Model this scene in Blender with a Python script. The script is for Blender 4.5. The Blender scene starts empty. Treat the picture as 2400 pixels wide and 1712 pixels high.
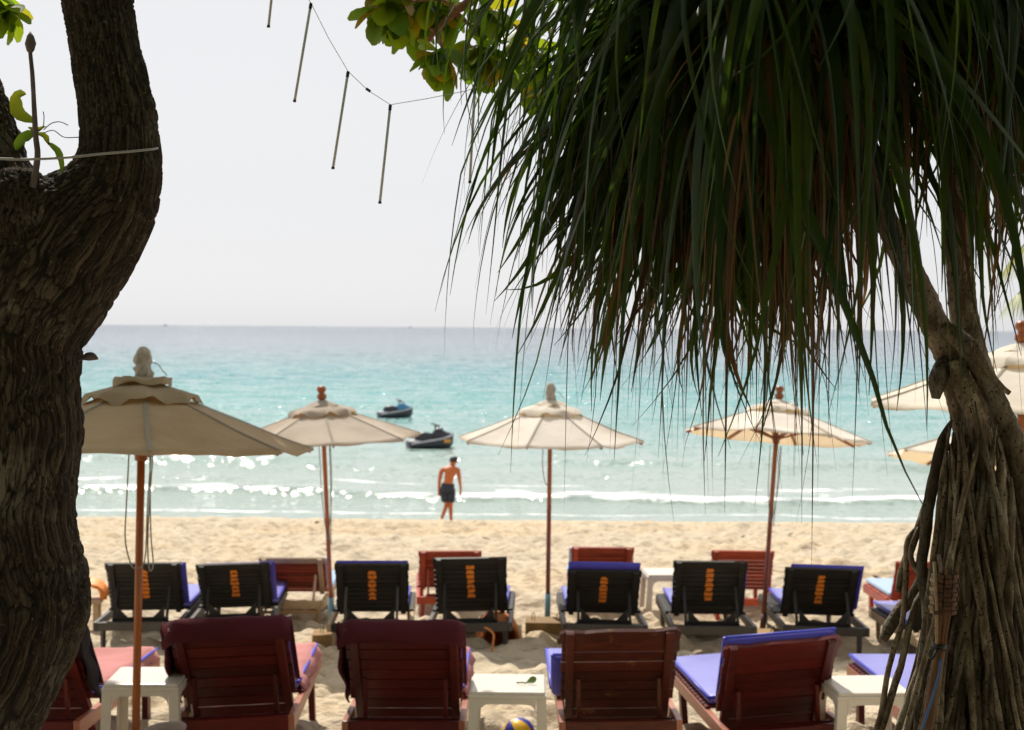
import bpy, bmesh, math, random
import numpy as np
from mathutils import Vector, Matrix, noise as mnoise
R = math.radians
N_CROWN = 240
rng = random.Random(7)
nrg = np.random.RandomState(11)
sc = bpy.context.scene
COL = sc.collection

# ------------------------------------------------------------------ camera, sky, sun, exposure
HC = 5.5                                   # eye height above the sea
F = 50 / 36 * 2400                         # focal length in photo pixels
cd = bpy.data.cameras.new('camera'); cam = bpy.data.objects.new('camera', cd); COL.objects.link(cam)
cd.lens = 50; cd.sensor_width = 36; cd.clip_start = 0.05; cd.clip_end = 60000
CAMM = Matrix.Translation((0, 0, HC)) @ (Matrix.Rotation(R(90 - 1.51), 4, 'X') @ Matrix.Rotation(R(0.42), 4, 'Z'))
cam.matrix_world = CAMM
cd.dof.use_dof = True; cd.dof.focus_distance = 3.7; cd.dof.aperture_fstop = 6.3
sc.camera = cam

SUN_EL, SUN_AZ = 51.0, -17.0               # azimuth from straight ahead, minus = left
sdir = Vector((math.sin(R(SUN_AZ)) * math.cos(R(SUN_EL)), math.cos(R(SUN_AZ)) * math.cos(R(SUN_EL)), math.sin(R(SUN_EL))))
w = bpy.data.worlds.new('World'); sc.world = w; w.use_nodes = True
nt = w.node_tree; nt.nodes.clear()
out = nt.nodes.new('ShaderNodeOutputWorld'); bg = nt.nodes.new('ShaderNodeBackground')
sky = nt.nodes.new('ShaderNodeTexSky'); sky.sky_type = 'NISHITA'; sky.sun_disc = False
sky.sun_elevation = R(SUN_EL); sky.sun_rotation = R(SUN_AZ)
sky.air_density = 1.0; sky.dust_density = 1.2; sky.ozone_density = 1.0
hs = nt.nodes.new('ShaderNodeHueSaturation'); hs.inputs['Saturation'].default_value = 0.15; hs.inputs['Value'].default_value = 1.0
nt.links.new(sky.outputs[0], hs.inputs['Color'])
hz = nt.nodes.new('ShaderNodeMix'); hz.data_type = 'RGBA'; hz.inputs[0].default_value = 0.74      # white summer haze over the whole sky
nt.links.new(hs.outputs[0], hz.inputs[6]); hz.inputs[7].default_value = (7.75, 7.75, 7.95, 1); nt.links.new(hz.outputs[2], bg.inputs['Color'])
bg.inputs['Strength'].default_value = 0.10
nt.links.new(bg.outputs[0], out.inputs['Surface'])
sl = bpy.data.lights.new('sun', 'SUN'); sl.energy = 5.0; sl.angle = R(0.53); sl.color = (1.0, 0.93, 0.82)
so = bpy.data.objects.new('sun', sl); COL.objects.link(so); so.rotation_euler = sdir.to_track_quat('Z', 'Y').to_euler()
so.location = (0, 0, 40)
vs = sc.view_settings; vs.view_transform = 'Standard'; vs.look = 'None'; vs.gamma = 1.0; vs.exposure = 0.12; vs.use_curve_mapping = False
sc.render.engine = 'CYCLES'
sc.cycles.max_bounces = 8; sc.cycles.transparent_max_bounces = 8

def at(px, py, D):
    """the point of the place that the photo shows at (px, py), at the distance D ahead of the camera"""
    d = CAMM.to_3x3() @ Vector(((px - 1200) / F, -(py - 856) / F, -1))
    return Vector((0, 0, HC)) + d * (D / d.y)

def ppm(D): return F / D

# ------------------------------------------------------------------ tagging and mesh helpers
def tag(o, label=None, cat=None, group=None, kind=None):
    if label: o['label'] = label
    if cat: o['category'] = cat
    if group: o['group'] = group
    if kind: o['kind'] = kind
    return o

def empty(name, loc=(0, 0, 0), rot=(0, 0, 0), mat=None):
    o = bpy.data.objects.new(name, None); COL.objects.link(o)
    if mat is not None: o.matrix_world = mat
    else: o.location = loc; o.rotation_euler = rot
    o.empty_display_size = 0.1
    return o

class MB:
    def __init__(s): s.v = []; s.f = []; s.c = []
    def add(s, vs, fs, tint=None):
        b = len(s.v); s.v.extend([tuple(p) for p in vs]); s.f.extend([tuple(i + b for i in f) for f in fs])
        if tint is not None: s.c.extend([tint] * len(vs))
        return s
    def box(s, c, d, rot=None, bev=0.0):
        hx, hy, hz = d[0] / 2, d[1] / 2, d[2] / 2
        if bev <= 0:
            P = [Vector((x * hx, y * hy, z * hz)) for z in (-1, 1) for y in (-1, 1) for x in (-1, 1)]
            Fc = [(0, 2, 3, 1), (4, 5, 7, 6), (0, 1, 5, 4), (2, 6, 7, 3), (0, 4, 6, 2), (1, 3, 7, 5)]
        else:
            bm = bmesh.new(); bmesh.ops.create_cube(bm, size=1)
            for v in bm.verts: v.co = Vector((v.co.x * d[0], v.co.y * d[1], v.co.z * d[2]))
            bmesh.ops.bevel(bm, geom=bm.edges[:], offset=bev, segments=2, affect='EDGES', profile=0.6)
            bm.verts.index_update()
            P = [v.co.copy() for v in bm.verts]; Fc = [[v.index for v in f.verts] for f in bm.faces]; bm.free()
        c = Vector(c)
        return s.add([(rot @ p if rot else p) + c for p in P], Fc)
    def bar(s, a, b, wd, th, up=(0, 0, 1), bev=0.0):
        a = Vector(a); b = Vector(b); z = (b - a); L = z.length; z.normalize()
        x = Vector(up).cross(z)
        if x.length < 1e-4: x = Vector((1, 0, 0)).cross(z)
        x.normalize(); y = z.cross(x)
        return s.box((a + b) / 2, (wd, th, L), Matrix((x, y, z)).transposed(), bev)
    def tube(s, pts, rad, n=8, caps=True, tint=None, wob=0.0, seed=0):
        pts = [Vector(p) for p in pts]; m = len(pts)
        if not hasattr(rad, '__len__'): rad = [rad] * m
        V = []; ref = None
        for i, p in enumerate(pts):
            t = (pts[min(i + 1, m - 1)] - pts[max(i - 1, 0)])
            if t.length < 1e-9: t = Vector((0, 0, 1))
            t.normalize()
            if ref is None:
                ref = Vector((1, 0, 0)) if abs(t.x) < 0.8 else Vector((0, 1, 0))
            u = (ref - t * ref.dot(t)).normalized(); ref = u; q = t.cross(u)
            for k in range(n):
                a = 2 * math.pi * k / n; rr = rad[i]
                if wob: rr *= 1 + wob * mnoise.noise(Vector((p.x * 30 + k * 1.7, p.z * 25 + seed, k * 2.3 + seed)))
                V.append(p + (u * math.cos(a) + q * math.sin(a)) * rr)
        Fc = [(i * n + k, i * n + (k + 1) % n, (i + 1) * n + (k + 1) % n, (i + 1) * n + k) for i in range(m - 1) for k in range(n)]
        if caps:
            Fc.append(tuple(reversed(range(n)))); Fc.append(tuple(range((m - 1) * n, m * n)))
        return s.add(V, Fc, tint)
    def lathe(s, prof, n=16, c=(0, 0, 0), wob=0.0, seed=0, fq=2.2):
        V = []; m = len(prof); c = Vector(c)
        for i, (r, z) in enumerate(prof):
            for k in range(n):
                a = 2 * math.pi * k / n; rr = max(r, 1e-4)
                if wob: rr *= 1 + wob * mnoise.noise(Vector((math.cos(a) * fq, math.sin(a) * fq, z * 14 * fq + seed)))
                V.append(c + Vector((rr * math.cos(a), rr * math.sin(a), z)))
        Fc = [(i * n + k, i * n + (k + 1) % n, (i + 1) * n + (k + 1) % n, (i + 1) * n + k) for i in range(m - 1) for k in range(n)]
        Fc.append(tuple(reversed(range(n)))); Fc.append(tuple(range((m - 1) * n, m * n)))
        return s.add(V, Fc)
    def grid(s, P, tint=None):
        m = len(P); n = len(P[0])
        return s.add([p for r in P for p in r], [(i * n + k, i * n + k + 1, (i + 1) * n + k + 1, (i + 1) * n + k) for i in range(m - 1) for k in range(n - 1)], tint)
    def prism(s, poly, t0, t1, M):
        """poly in x,y extruded along z between t0 and t1, then moved by M"""
        n = len(poly)
        V = [M @ Vector((x, y, t0)) for x, y in poly] + [M @ Vector((x, y, t1)) for x, y in poly]
        Fc = [tuple(reversed(range(n))), tuple(range(n, 2 * n))] + [(k, (k + 1) % n, n + (k + 1) % n, n + k) for k in range(n)]
        return s.add(V, Fc)
    def mesh(s, name, mat, smooth=False):
        me = bpy.data.meshes.new(name); me.from_pydata(s.v, [], s.f)
        if mat is not None: me.materials.append(mat)
        if smooth: me.polygons.foreach_set('use_smooth', [True] * len(me.polygons))
        if s.c and len(s.c) == len(s.v):
            a = me.attributes.new('tint', 'FLOAT', 'POINT'); a.data.foreach_set('value', s.c)
        me.update(); return me
    def build(s, name, mat, parent=None, smooth=False):
        return link(name, s.mesh(name, mat, smooth), parent)

def link(name, me, parent=None, loc=None):
    o = bpy.data.objects.new(name, me); COL.objects.link(o)
    if parent: o.parent = parent
    if loc is not None: o.location = loc
    return o

def copy_tree(o, parent=None):
    c = o.copy(); COL.objects.link(c)
    if parent: c.parent = parent
    for ch in list(o.children): copy_tree(ch, c)
    return c

def spline(pts, n):
    """catmull-rom through pts (tuples of any length), n samples"""
    P = np.array(pts, float); m = len(P)
    E = np.vstack([2 * P[0] - P[1], P, 2 * P[-1] - P[-2]]); o = []
    for i in range(n):
        u = i / (n - 1) * (m - 1); k = min(int(u), m - 2); t = u - k
        a, b, c, d = E[k], E[k + 1], E[k + 2], E[k + 3]
        o.append(0.5 * (2 * b + (c - a) * t + (2 * a - 5 * b + 4 * c - d) * t * t + (3 * b - a - 3 * c + d) * t ** 3))
    return np.array(o)

def vnoise(x, y, seed=0):
    r = np.random.RandomState(seed); T = r.rand(256, 256)
    xi = np.floor(x).astype(int); yi = np.floor(y).astype(int); fx = x - xi; fy = y - yi
    fx = fx * fx * (3 - 2 * fx); fy = fy * fy * (3 - 2 * fy)
    g = lambda a, b: T[a & 255, b & 255]
    return (g(xi, yi) * (1 - fx) + g(xi + 1, yi) * fx) * (1 - fy) + (g(xi, yi + 1) * (1 - fx) + g(xi + 1, yi + 1) * fx) * fy * 1.0

# ------------------------------------------------------------------ materials
class NT:
    def __init__(s, name):
        s.m = bpy.data.materials.new(name); s.m.use_nodes = True; s.t = s.m.node_tree; s.t.nodes.clear()
        s.out = s.n('ShaderNodeOutputMaterial')
    def n(s, t, **kw):
        nd = s.t.nodes.new(t)
        for k, v in kw.items(): setattr(nd, k, v)
        return nd
    def set(s, nd, **kw):
        for k, v in kw.items(): nd.inputs[k.replace('_', ' ')].default_value = v
        return nd
    def l(s, a, b): s.t.links.new(a, b)
    def noise(s, vec, scale, detail=3, rough=0.55, dist=0.0):
        nd = s.n('ShaderNodeTexNoise'); s.set(nd, Scale=scale, Detail=detail, Roughness=rough, Distortion=dist)
        if vec is not None: s.l(vec, nd.inputs['Vector'])
        return nd.outputs['Fac']
    def ramp(s, fac, stops):
        nd = s.n('ShaderNodeValToRGB'); e = nd.color_ramp.elements
        while len(e) < len(stops): e.new(0.5)
        for k, (p, c) in enumerate(stops):
            e[k].position = p; e[k].color = (*c, 1) if len(c) == 3 else c
        s.l(fac, nd.inputs['Fac']); return nd.outputs['Color']
    def mix(s, fac, a, b, mode='MIX'):
        nd = s.n('ShaderNodeMix', data_type='RGBA', blend_type=mode)
        for sock, v in ((nd.inputs[0], fac), (nd.inputs[6], a), (nd.inputs[7], b)):
            if hasattr(v, 'is_output') or isinstance(v, bpy.types.NodeSocket): s.l(v, sock)
            else: sock.default_value = v if isinstance(v, float) else (*v, 1)
        return nd.outputs[2]
    def mapping(s, vec, scale=(1, 1, 1), loc=(0, 0, 0), rot=(0, 0, 0)):
        nd = s.n('ShaderNodeMapping'); nd.inputs['Scale'].default_value = scale; nd.inputs['Location'].default_value = loc; nd.inputs['Rotation'].default_value = rot
        s.l(vec, nd.inputs['Vector']); return nd.outputs['Vector']
    def bump(s, h, strength=0.3, dist=0.01, nrm=None):
        nd = s.n('ShaderNodeBump'); nd.inputs['Strength'].default_value = strength; nd.inputs['Distance'].default_value = dist
        s.l(h, nd.inputs['Height'])
        if nrm is not None: s.l(nrm, nd.inputs['Normal'])
        return nd.outputs['Normal']
    def bsdf(s, color, rough=0.6, normal=None, **kw):
        b = s.n('ShaderNodeBsdfPrincipled')
        if isinstance(color, tuple): b.inputs['Base Color'].default_value = (*color, 1)
        else: s.l(color, b.inputs['Base Color'])
        if isinstance(rough, (int, float)): b.inputs['Roughness'].default_value = rough
        else: s.l(rough, b.inputs['Roughness'])
        if normal is not None: s.l(normal, b.inputs['Normal'])
        for k, v in kw.items(): b.inputs[k.replace('_', ' ')].default_value = v
        return b.outputs[0]
    def done(s, sh): s.l(sh, s.out.inputs['Surface']); return s.m
    def objvec(s):
        """object coordinates, shifted at random per object so shared meshes do not repeat"""
        tc = s.n('ShaderNodeTexCoord'); oi = s.n('ShaderNodeObjectInfo')
        m = s.n('ShaderNodeMath', operation='MULTIPLY'); m.inputs[1].default_value = 37.0; s.l(oi.outputs['Random'], m.inputs[0])
        v = s.n('ShaderNodeVectorMath', operation='ADD'); s.l(tc.outputs['Object'], v.inputs[0]); s.l(m.outputs[0], v.inputs[1])
        return v.outputs[0], oi.outputs['Random']

def wood(name, base, rough=0.42, var=0.35, grain=(3, 40, 40), spec=0.5, worn=None, coat=0.0):
    k = NT(name); v, rnd = k.objvec()
    g = k.noise(k.mapping(v, grain), 3.0, 5, 0.6, 0.4)
    big = k.noise(v, 4.0, 2)
    d = tuple(c * (1 - var) for c in base); l = tuple(min(1, c * (1 + var * 0.9)) for c in base)
    c = k.ramp(g, [(0.25, d), (0.55, base), (0.8, l)])
    c = k.mix(k.ramp(big, [(0.35, (0, 0, 0)), (0.7, (1, 1, 1))]), c, k.mix(1.0, c, (0.75, 0.7, 0.7), 'MULTIPLY'))
    hv = k.n('ShaderNodeHueSaturation'); mr = k.n('ShaderNodeMapRange'); mr.inputs[3].default_value = 0.7; mr.inputs[4].default_value = 1.35
    k.l(rnd, mr.inputs[0]); k.l(mr.outputs[0], hv.inputs['Value']); k.l(c, hv.inputs['Color']); c = hv.outputs[0]
    if worn:
        wn = k.noise(v, 9.0, 6, 0.7)
        c = k.mix(k.ramp(wn, [(0.60, (0, 0, 0)), (0.70, (1, 1, 1))]), c, worn)
    return k.done(k.bsdf(c, rough, k.bump(g, 0.25, 0.004), Specular_IOR_Level=spec, Coat_Weight=coat, Coat_Roughness=0.25))

def plain(name, base, rough=0.6, var=0.15, scale=12, bump=0.0, **kw):
    k = NT(name); v, rnd = k.objvec(); n = k.noise(v, scale, 4)
    c = k.ramp(n, [(0.3, tuple(x * (1 - var) for x in base)), (0.7, tuple(min(1, x * (1 + var)) for x in base))])
    return k.done(k.bsdf(c, rough, k.bump(n, bump, 0.01) if bump else None, **kw))

M = {}
M['maroon'] = wood('maroon_varnish', (0.105, 0.008, 0.006), 0.42, 0.5, spec=0.32, worn=(0.15, 0.028, 0.012))
M['maroon_rail_lit'] = wood('maroon_rail_lit', (0.38, 0.13, 0.075), 0.35, 0.3, grain=(40, 3, 40), spec=0.6)  # sunlight on the varnished rails put into a lighter maroon
M['brownred'] = wood('brown_red_wood', (0.088, 0.015, 0.006), 0.42, 0.65, spec=0.32, worn=(0.19, 0.075, 0.025))
M['black'] = wood('black_stained_wood', (0.020, 0.018, 0.016), 0.55, 0.4, spec=0.35, worn=(0.045, 0.033, 0.02))
M['blackrail'] = wood('black_weathered_wood', (0.045, 0.040, 0.034), 0.45, 0.5, grain=(40, 3, 40), spec=0.5)
M['red'] = wood('red_painted_wood', (0.36, 0.06, 0.022), 0.5, 0.3, spec=0.35)
M['redpaint'] = wood('bright_red_paint', (0.45, 0.045, 0.028), 0.4, 0.2, spec=0.5)
M['teak'] = wood('orange_teak', (0.30, 0.085, 0.018), 0.35, 0.3, grain=(40, 40, 3), spec=0.5)
M['polered'] = wood('red_brown_pole', (0.50, 0.155, 0.05), 0.38, 0.35, grain=(40, 40, 3), spec=0.5)
M['palewood'] = wood('pale_wood', (0.46, 0.34, 0.20), 0.6, 0.25, spec=0.3)
M['block'] = wood('block_wood', (0.33, 0.21, 0.085), 0.75, 0.35, spec=0.25)
M['driftwood'] = wood('grey_driftwood', (0.24, 0.19, 0.16), 0.7, 0.4, spec=0.25)
M['vinyl'] = plain('blue_vinyl', (0.19, 0.19, 0.55), 0.32, 0.10, 8, 0.08, Specular_IOR_Level=0.6)  # seat pads: sun on the vinyl put into a lighter blue
M['vinyl_shaded'] = plain('shaded_blue_vinyl', (0.05, 0.045, 0.33), 0.5, 0.12, 8, 0.08, Specular_IOR_Level=0.3)  # back pads: their shade put into a darker copy of the vinyl
M['vinyl_pale'] = plain('sky_blue_vinyl', (0.33, 0.46, 0.66), 0.35, 0.08, 8)
M['piping'] = plain('deep_blue_piping', (0.045, 0.05, 0.50), 0.4, 0.1)
M['plastic'] = plain('white_plastic', (0.66, 0.605, 0.53), 0.35, 0.04, 20, 0.0, Subsurface_Weight=0.0)
M['steel'] = plain('dull_steel', (0.25, 0.24, 0.22), 0.45, 0.2, Metallic=0.8)
M['bluepaint'] = plain('faded_blue_paint', (0.16, 0.33, 0.40), 0.5, 0.2)
M['darkpaint'] = plain('dark_brown_paint', (0.10, 0.035, 0.03), 0.5, 0.2)
M['orange'] = plain('orange_paint', (0.75, 0.22, 0.022), 0.55, 0.25, 40)
M['terracotta'] = plain('terracotta', (0.42, 0.14, 0.035), 0.75, 0.35, 6, 0.3)
M['rod'] = plain('orange_rod', (0.60, 0.20, 0.04), 0.5, 0.2)
M['cord'] = plain('grey_cord', (0.30, 0.29, 0.25), 0.8, 0.2)
M['wire'] = plain('grey_wire', (0.33, 0.33, 0.34), 0.4, 0.1)
M['tubelamp'] = plain('clear_grey_tube', (0.52, 0.54, 0.54), 0.25, 0.05)
M['blacktape'] = plain('black_tape', (0.012, 0.012, 0.014), 0.4, 0.1)
M['bluecable'] = plain('blue_cable', (0.02, 0.12, 0.35), 0.4, 0.1)
M['skin'] = plain('tanned_skin', (0.46, 0.115, 0.018), 0.5, 0.12, 10)
M['hair'] = plain('black_hair', (0.012, 0.010, 0.010), 0.5, 0.2)
M['shorts'] = plain('navy_cloth', (0.022, 0.026, 0.045), 0.8, 0.2)
M['yellow'] = plain('yellow_leather', (0.85, 0.50, 0.015), 0.4, 0.06)
M['ballblue'] = plain('blue_leather', (0.045, 0.05, 0.32), 0.4, 0.06)
M['hullblack'] = plain('black_hull', (0.018, 0.02, 0.025), 0.3, 0.1)
M['hullgrey'] = plain('grey_hull', (0.45, 0.43, 0.45), 0.35, 0.1)
M['hullblue'] = plain('blue_hull', (0.05, 0.22, 0.40), 0.35, 0.1)
M['hullorange'] = plain('orange_decal', (0.7, 0.28, 0.04), 0.4, 0.1)
M['ship'] = plain('grey_ship', (0.30, 0.33, 0.38), 0.7, 0.1)
M['bamboo'] = wood('bamboo', (0.20, 0.10, 0.045), 0.6, 0.4, grain=(30, 30, 4), spec=0.3)
M['weave'] = wood('brown_weave', (0.12, 0.055, 0.028), 0.65, 0.4, spec=0.3)
M['paleweave'] = wood('pale_weave', (0.34, 0.25, 0.16), 0.6, 0.3, spec=0.3)
M['whitebulb'] = plain('white_cup', (0.72, 0.70, 0.66), 0.5, 0.05)

def cloth(name, base, through, k_through=0.35, rough=0.9, wr=0.35):
    k = NT(name); v, rnd = k.objvec(); n = k.noise(k.mapping(v, (1, 1, 2.5)), 3.0, 5, 0.6); st = k.noise(v, 2.1, 4)
    c = k.ramp(n, [(0.3, tuple(x * 0.90 for x in base)), (0.7, base)])
    c = k.mix(k.ramp(st, [(0.46, (0, 0, 0)), (0.70, (1, 1, 1))]), c, k.mix(1.0, c, (0.82, 0.79, 0.74), 'MULTIPLY'))
    b = k.bsdf(c, rough, k.bump(n, wr, 0.035), Specular_IOR_Level=0.15)
    t = k.n('ShaderNodeBsdfTranslucent'); t.inputs['Color'].default_value = (*through, 1)
    mx = k.n('ShaderNodeMixShader'); mx.inputs[0].default_value = k_through
    k.l(b, mx.inputs[1]); k.l(t.outputs[0], mx.inputs[2]); return k.done(mx.outputs[0])
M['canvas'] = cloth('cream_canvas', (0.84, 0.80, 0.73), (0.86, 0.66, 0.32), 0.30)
M['canvas_grey'] = cloth('greyish_canvas', (0.56, 0.50, 0.43), (0.62, 0.42, 0.18), 0.28)  # duller, greyer canvas for the second umbrella
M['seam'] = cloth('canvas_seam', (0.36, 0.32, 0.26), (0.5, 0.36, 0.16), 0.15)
M['canvas_shaded'] = cloth('shaded_canvas', (0.43, 0.345, 0.235), (0.50, 0.32, 0.12), 0.22, wr=0.6)  # nearest umbrella: tree shade put into a browner, darker canvas colour
M['wrap'] = cloth('tied_cloth', (0.52, 0.48, 0.42), (0.5, 0.4, 0.3), 0.1, wr=0.8)
M['towel'] = cloth('maroon_towel', (0.095, 0.018, 0.028), (0.2, 0.03, 0.04), 0.08, wr=0.6)
M['towel_sunlit'] = cloth('sunlit_towel', (0.54, 0.235, 0.225), (0.6, 0.25, 0.2), 0.06, wr=0.6)  # seat end of the same towel, sunlight painted in as pink
M['towel_dark'] = cloth('black_towel', (0.025, 0.020, 0.022), (0.05, 0.03, 0.03), 0.05, wr=0.6)

def leafmat(name, c0, c1, through, kt=0.45, rough=0.38, veins=0.0, brown=None):
    k = NT(name); at_ = k.n('ShaderNodeAttribute', attribute_name='tint'); oi = k.n('ShaderNodeObjectInfo')
    ad = k.n('ShaderNodeMath', operation='ADD'); k.l(at_.outputs['Fac'], ad.inputs[0]); k.l(oi.outputs['Random'], ad.inputs[1])
    fr = k.n('ShaderNodeMath', operation='FRACT'); k.l(ad.outputs[0], fr.inputs[0])
    stops = [(0.0, c0), (0.8, c1)] + ([(0.88, brown)] if brown else [])
    c = k.ramp(fr.outputs[0], stops)
    tc = k.n('ShaderNodeTexCoord'); n = k.noise(tc.outputs['Object'], 14, 3)
    c = k.mix(k.ramp(n, [(0.4, (0, 0, 0)), (0.75, (1, 1, 1))]), c, k.mix(1.0, c, (1.5, 1.25, 0.7), 'MULTIPLY'))
    b = k.bsdf(c, rough, Specular_IOR_Level=0.32)
    t = k.n('ShaderNodeBsdfTranslucent'); k.l(k.mix(1.0, c, through, 'MULTIPLY'), t.inputs['Color'])
    mx = k.n('ShaderNodeMixShader'); mx.inputs[0].default_value = kt
    k.l(b, mx.inputs[1]); k.l(t.outputs[0], mx.inputs[2]); return k.done(mx.outputs[0])
M['pandan'] = leafmat('pandanus_green', (0.0045, 0.013, 0.007), (0.018, 0.034, 0.007), (4.6, 4.6, 1.3), 0.32, 0.42)
M['pandan_dry'] = leafmat('pandanus_dry', (0.032, 0.020, 0.012), (0.10, 0.063, 0.030), (2.0, 1.6, 1.1), 0.28, 0.6)
M['almond'] = leafmat('almond_leaf', (0.045, 0.090, 0.012), (0.115, 0.155, 0.018), (2.9, 3.2, 1.0), 0.52, 0.35, brown=(0.17, 0.12, 0.02))
M['almond_green'] = leafmat('sprout_leaf', (0.035, 0.075, 0.010), (0.07, 0.10, 0.014), (2.6, 2.2, 1.0), 0.42, 0.4)
M['palm'] = leafmat('palm_leaf', (0.08, 0.13, 0.02), (0.16, 0.20, 0.03), (2.4, 2.2, 1.2), 0.4, 0.4)
M['twig'] = plain('reddish_twig', (0.34, 0.15, 0.085), 0.7, 0.35, 30, 0.3)
M['greytwig'] = plain('grey_twig', (0.11, 0.085, 0.085), 0.7, 0.3, 30, 0.3)

def mat_bark():
    k = NT('plated_bark'); v = k.n('ShaderNodeAttribute', attribute_name='bark').outputs['Vector']
    cr = k.n('ShaderNodeAttribute', attribute_name='crack').outputs['Fac']; pl = k.n('ShaderNodeAttribute', attribute_name='plate').outputs['Fac']
    f = k.noise(k.mapping(v, (1.9, 1.9, .75)), 1.0, 6, 0.75, .5); tc = k.n('ShaderNodeTexCoord'); li = k.noise(tc.outputs['Object'], 5.0, 5, 0.7)
    sp = k.noise(tc.outputs['Object'], 90, 3, 0.6)
    c = k.ramp(pl, [(0.0, (0.046, 0.037, 0.029)), (0.5, (0.064, 0.052, 0.041)), (1.0, (0.098, 0.082, 0.065))])
    c = k.mix(k.ramp(f, [(0.40, (0, 0, 0)), (0.62, (1, 1, 1))]), k.mix(1.0, c, (0.32, 0.29, 0.26), 'MULTIPLY'), k.mix(1.0, c, (1.6, 1.5, 1.4), 'MULTIPLY'))
    c = k.mix(k.ramp(li, [(0.55, (0, 0, 0)), (0.68, (.65, .65, .65))]), c, (0.24, 0.22, 0.175))
    c = k.mix(k.ramp(sp, [(0.62, (0, 0, 0)), (0.72, (.6, .6, .6))]), c, (0.30, 0.26, 0.20))  # highlights on the bark painted in as pale flecks
    c = k.mix(k.ramp(cr, [(0.06, (0, 0, 0)), (0.42, (1, 1, 1))]), (0.012, 0.009, 0.007), c)
    nb = k.bump(sp, 0.35, 0.004, k.bump(f, 0.8, 0.012))
    return k.done(k.bsdf(c, 0.8, nb, Specular_IOR_Level=0.22))
M['bark'] = mat_bark()
def mat_root():
    k = NT('speckled_root_bark'); tc = k.n('ShaderNodeTexCoord'); v = tc.outputs['Object']
    oi = k.n('ShaderNodeObjectInfo')
    g = k.noise(k.mapping(v, (1, 1, 0.35)), 38, 5, 0.65); sp = k.noise(v, 120, 2, 0.5); b = k.noise(v, 7, 3)
    c = k.ramp(g, [(0.3, (0.070, 0.052, 0.034)), (0.5, (0.185, 0.140, 0.090)), (0.72, (0.38, 0.31, 0.215))])
    c = k.mix(k.ramp(b, [(0.45, (0, 0, 0)), (0.7, (1, 1, 1))]), c, k.mix(1.0, c, (0.62, 0.55, 0.5), 'MULTIPLY'))
    c = k.mix(k.ramp(k.noise(k.mapping(v, (1, 1, .5)), 16, 5, .7), [(.54, (0, 0, 0)), (.66, (.8, .8, .8))]), c, (0.36, 0.33, 0.26))
    hv = k.n('ShaderNodeHueSaturation'); mr = k.n('ShaderNodeMapRange'); mr.inputs[3].default_value = .38; mr.inputs[4].default_value = 1.25; k.l(oi.outputs['Random'], mr.inputs[0]); k.l(mr.outputs[0], hv.inputs['Value']); hv.inputs['Saturation'].default_value = .92; k.l(c, hv.inputs['Color']); c = hv.outputs[0]
    c = k.mix(k.ramp(sp, [(0.33, (1, 1, 1)), (0.40, (0, 0, 0))]), c, (0.022, 0.015, 0.010))
    return k.done(k.bsdf(c, 0.8, k.bump(sp, 0.5, 0.006, k.bump(g, 0.5, 0.01)), Specular_IOR_Level=0.25))
M['root'] = mat_root()

def mat_sand():
    k = NT('beach_sand'); g = k.n('ShaderNodeNewGeometry'); v = g.outputs['Position']
    a = k.noise(v, 2.2, 4, 0.6); b = k.noise(k.mapping(v, (1, 1.5, 1)), 5.5, 5, 0.65); f = k.noise(v, 160, 2)
    big = k.noise(v, 0.35, 3)
    c = k.ramp(a, [(0.3, (0.465, 0.385, 0.275)), (0.7, (0.60, 0.51, 0.385))])
    c = k.mix(k.ramp(b, [(0.30, (1, 1, 1)), (0.50, (0, 0, 0))]), c, (0.24, 0.185, 0.12))  # shade of the hollows put into the colour as dark flecks
    c = k.mix(k.ramp(big, [(0.45, (0, 0, 0)), (0.65, (1, 1, 1))]), c, k.mix(1.0, c, (1.06, 0.97, 0.84), 'MULTIPLY'))
    c = k.mix(0.25, c, k.ramp(f, [(0.3, (0.42, 0.34, 0.24)), (0.7, (0.78, 0.69, 0.54))]))
    nb = k.bump(f, 0.25, 0.004, k.bump(b, 0.9, 0.08))
    return k.done(k.bsdf(c, 0.95, nb, Specular_IOR_Level=0.1))
M['sand'] = mat_sand()

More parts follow.
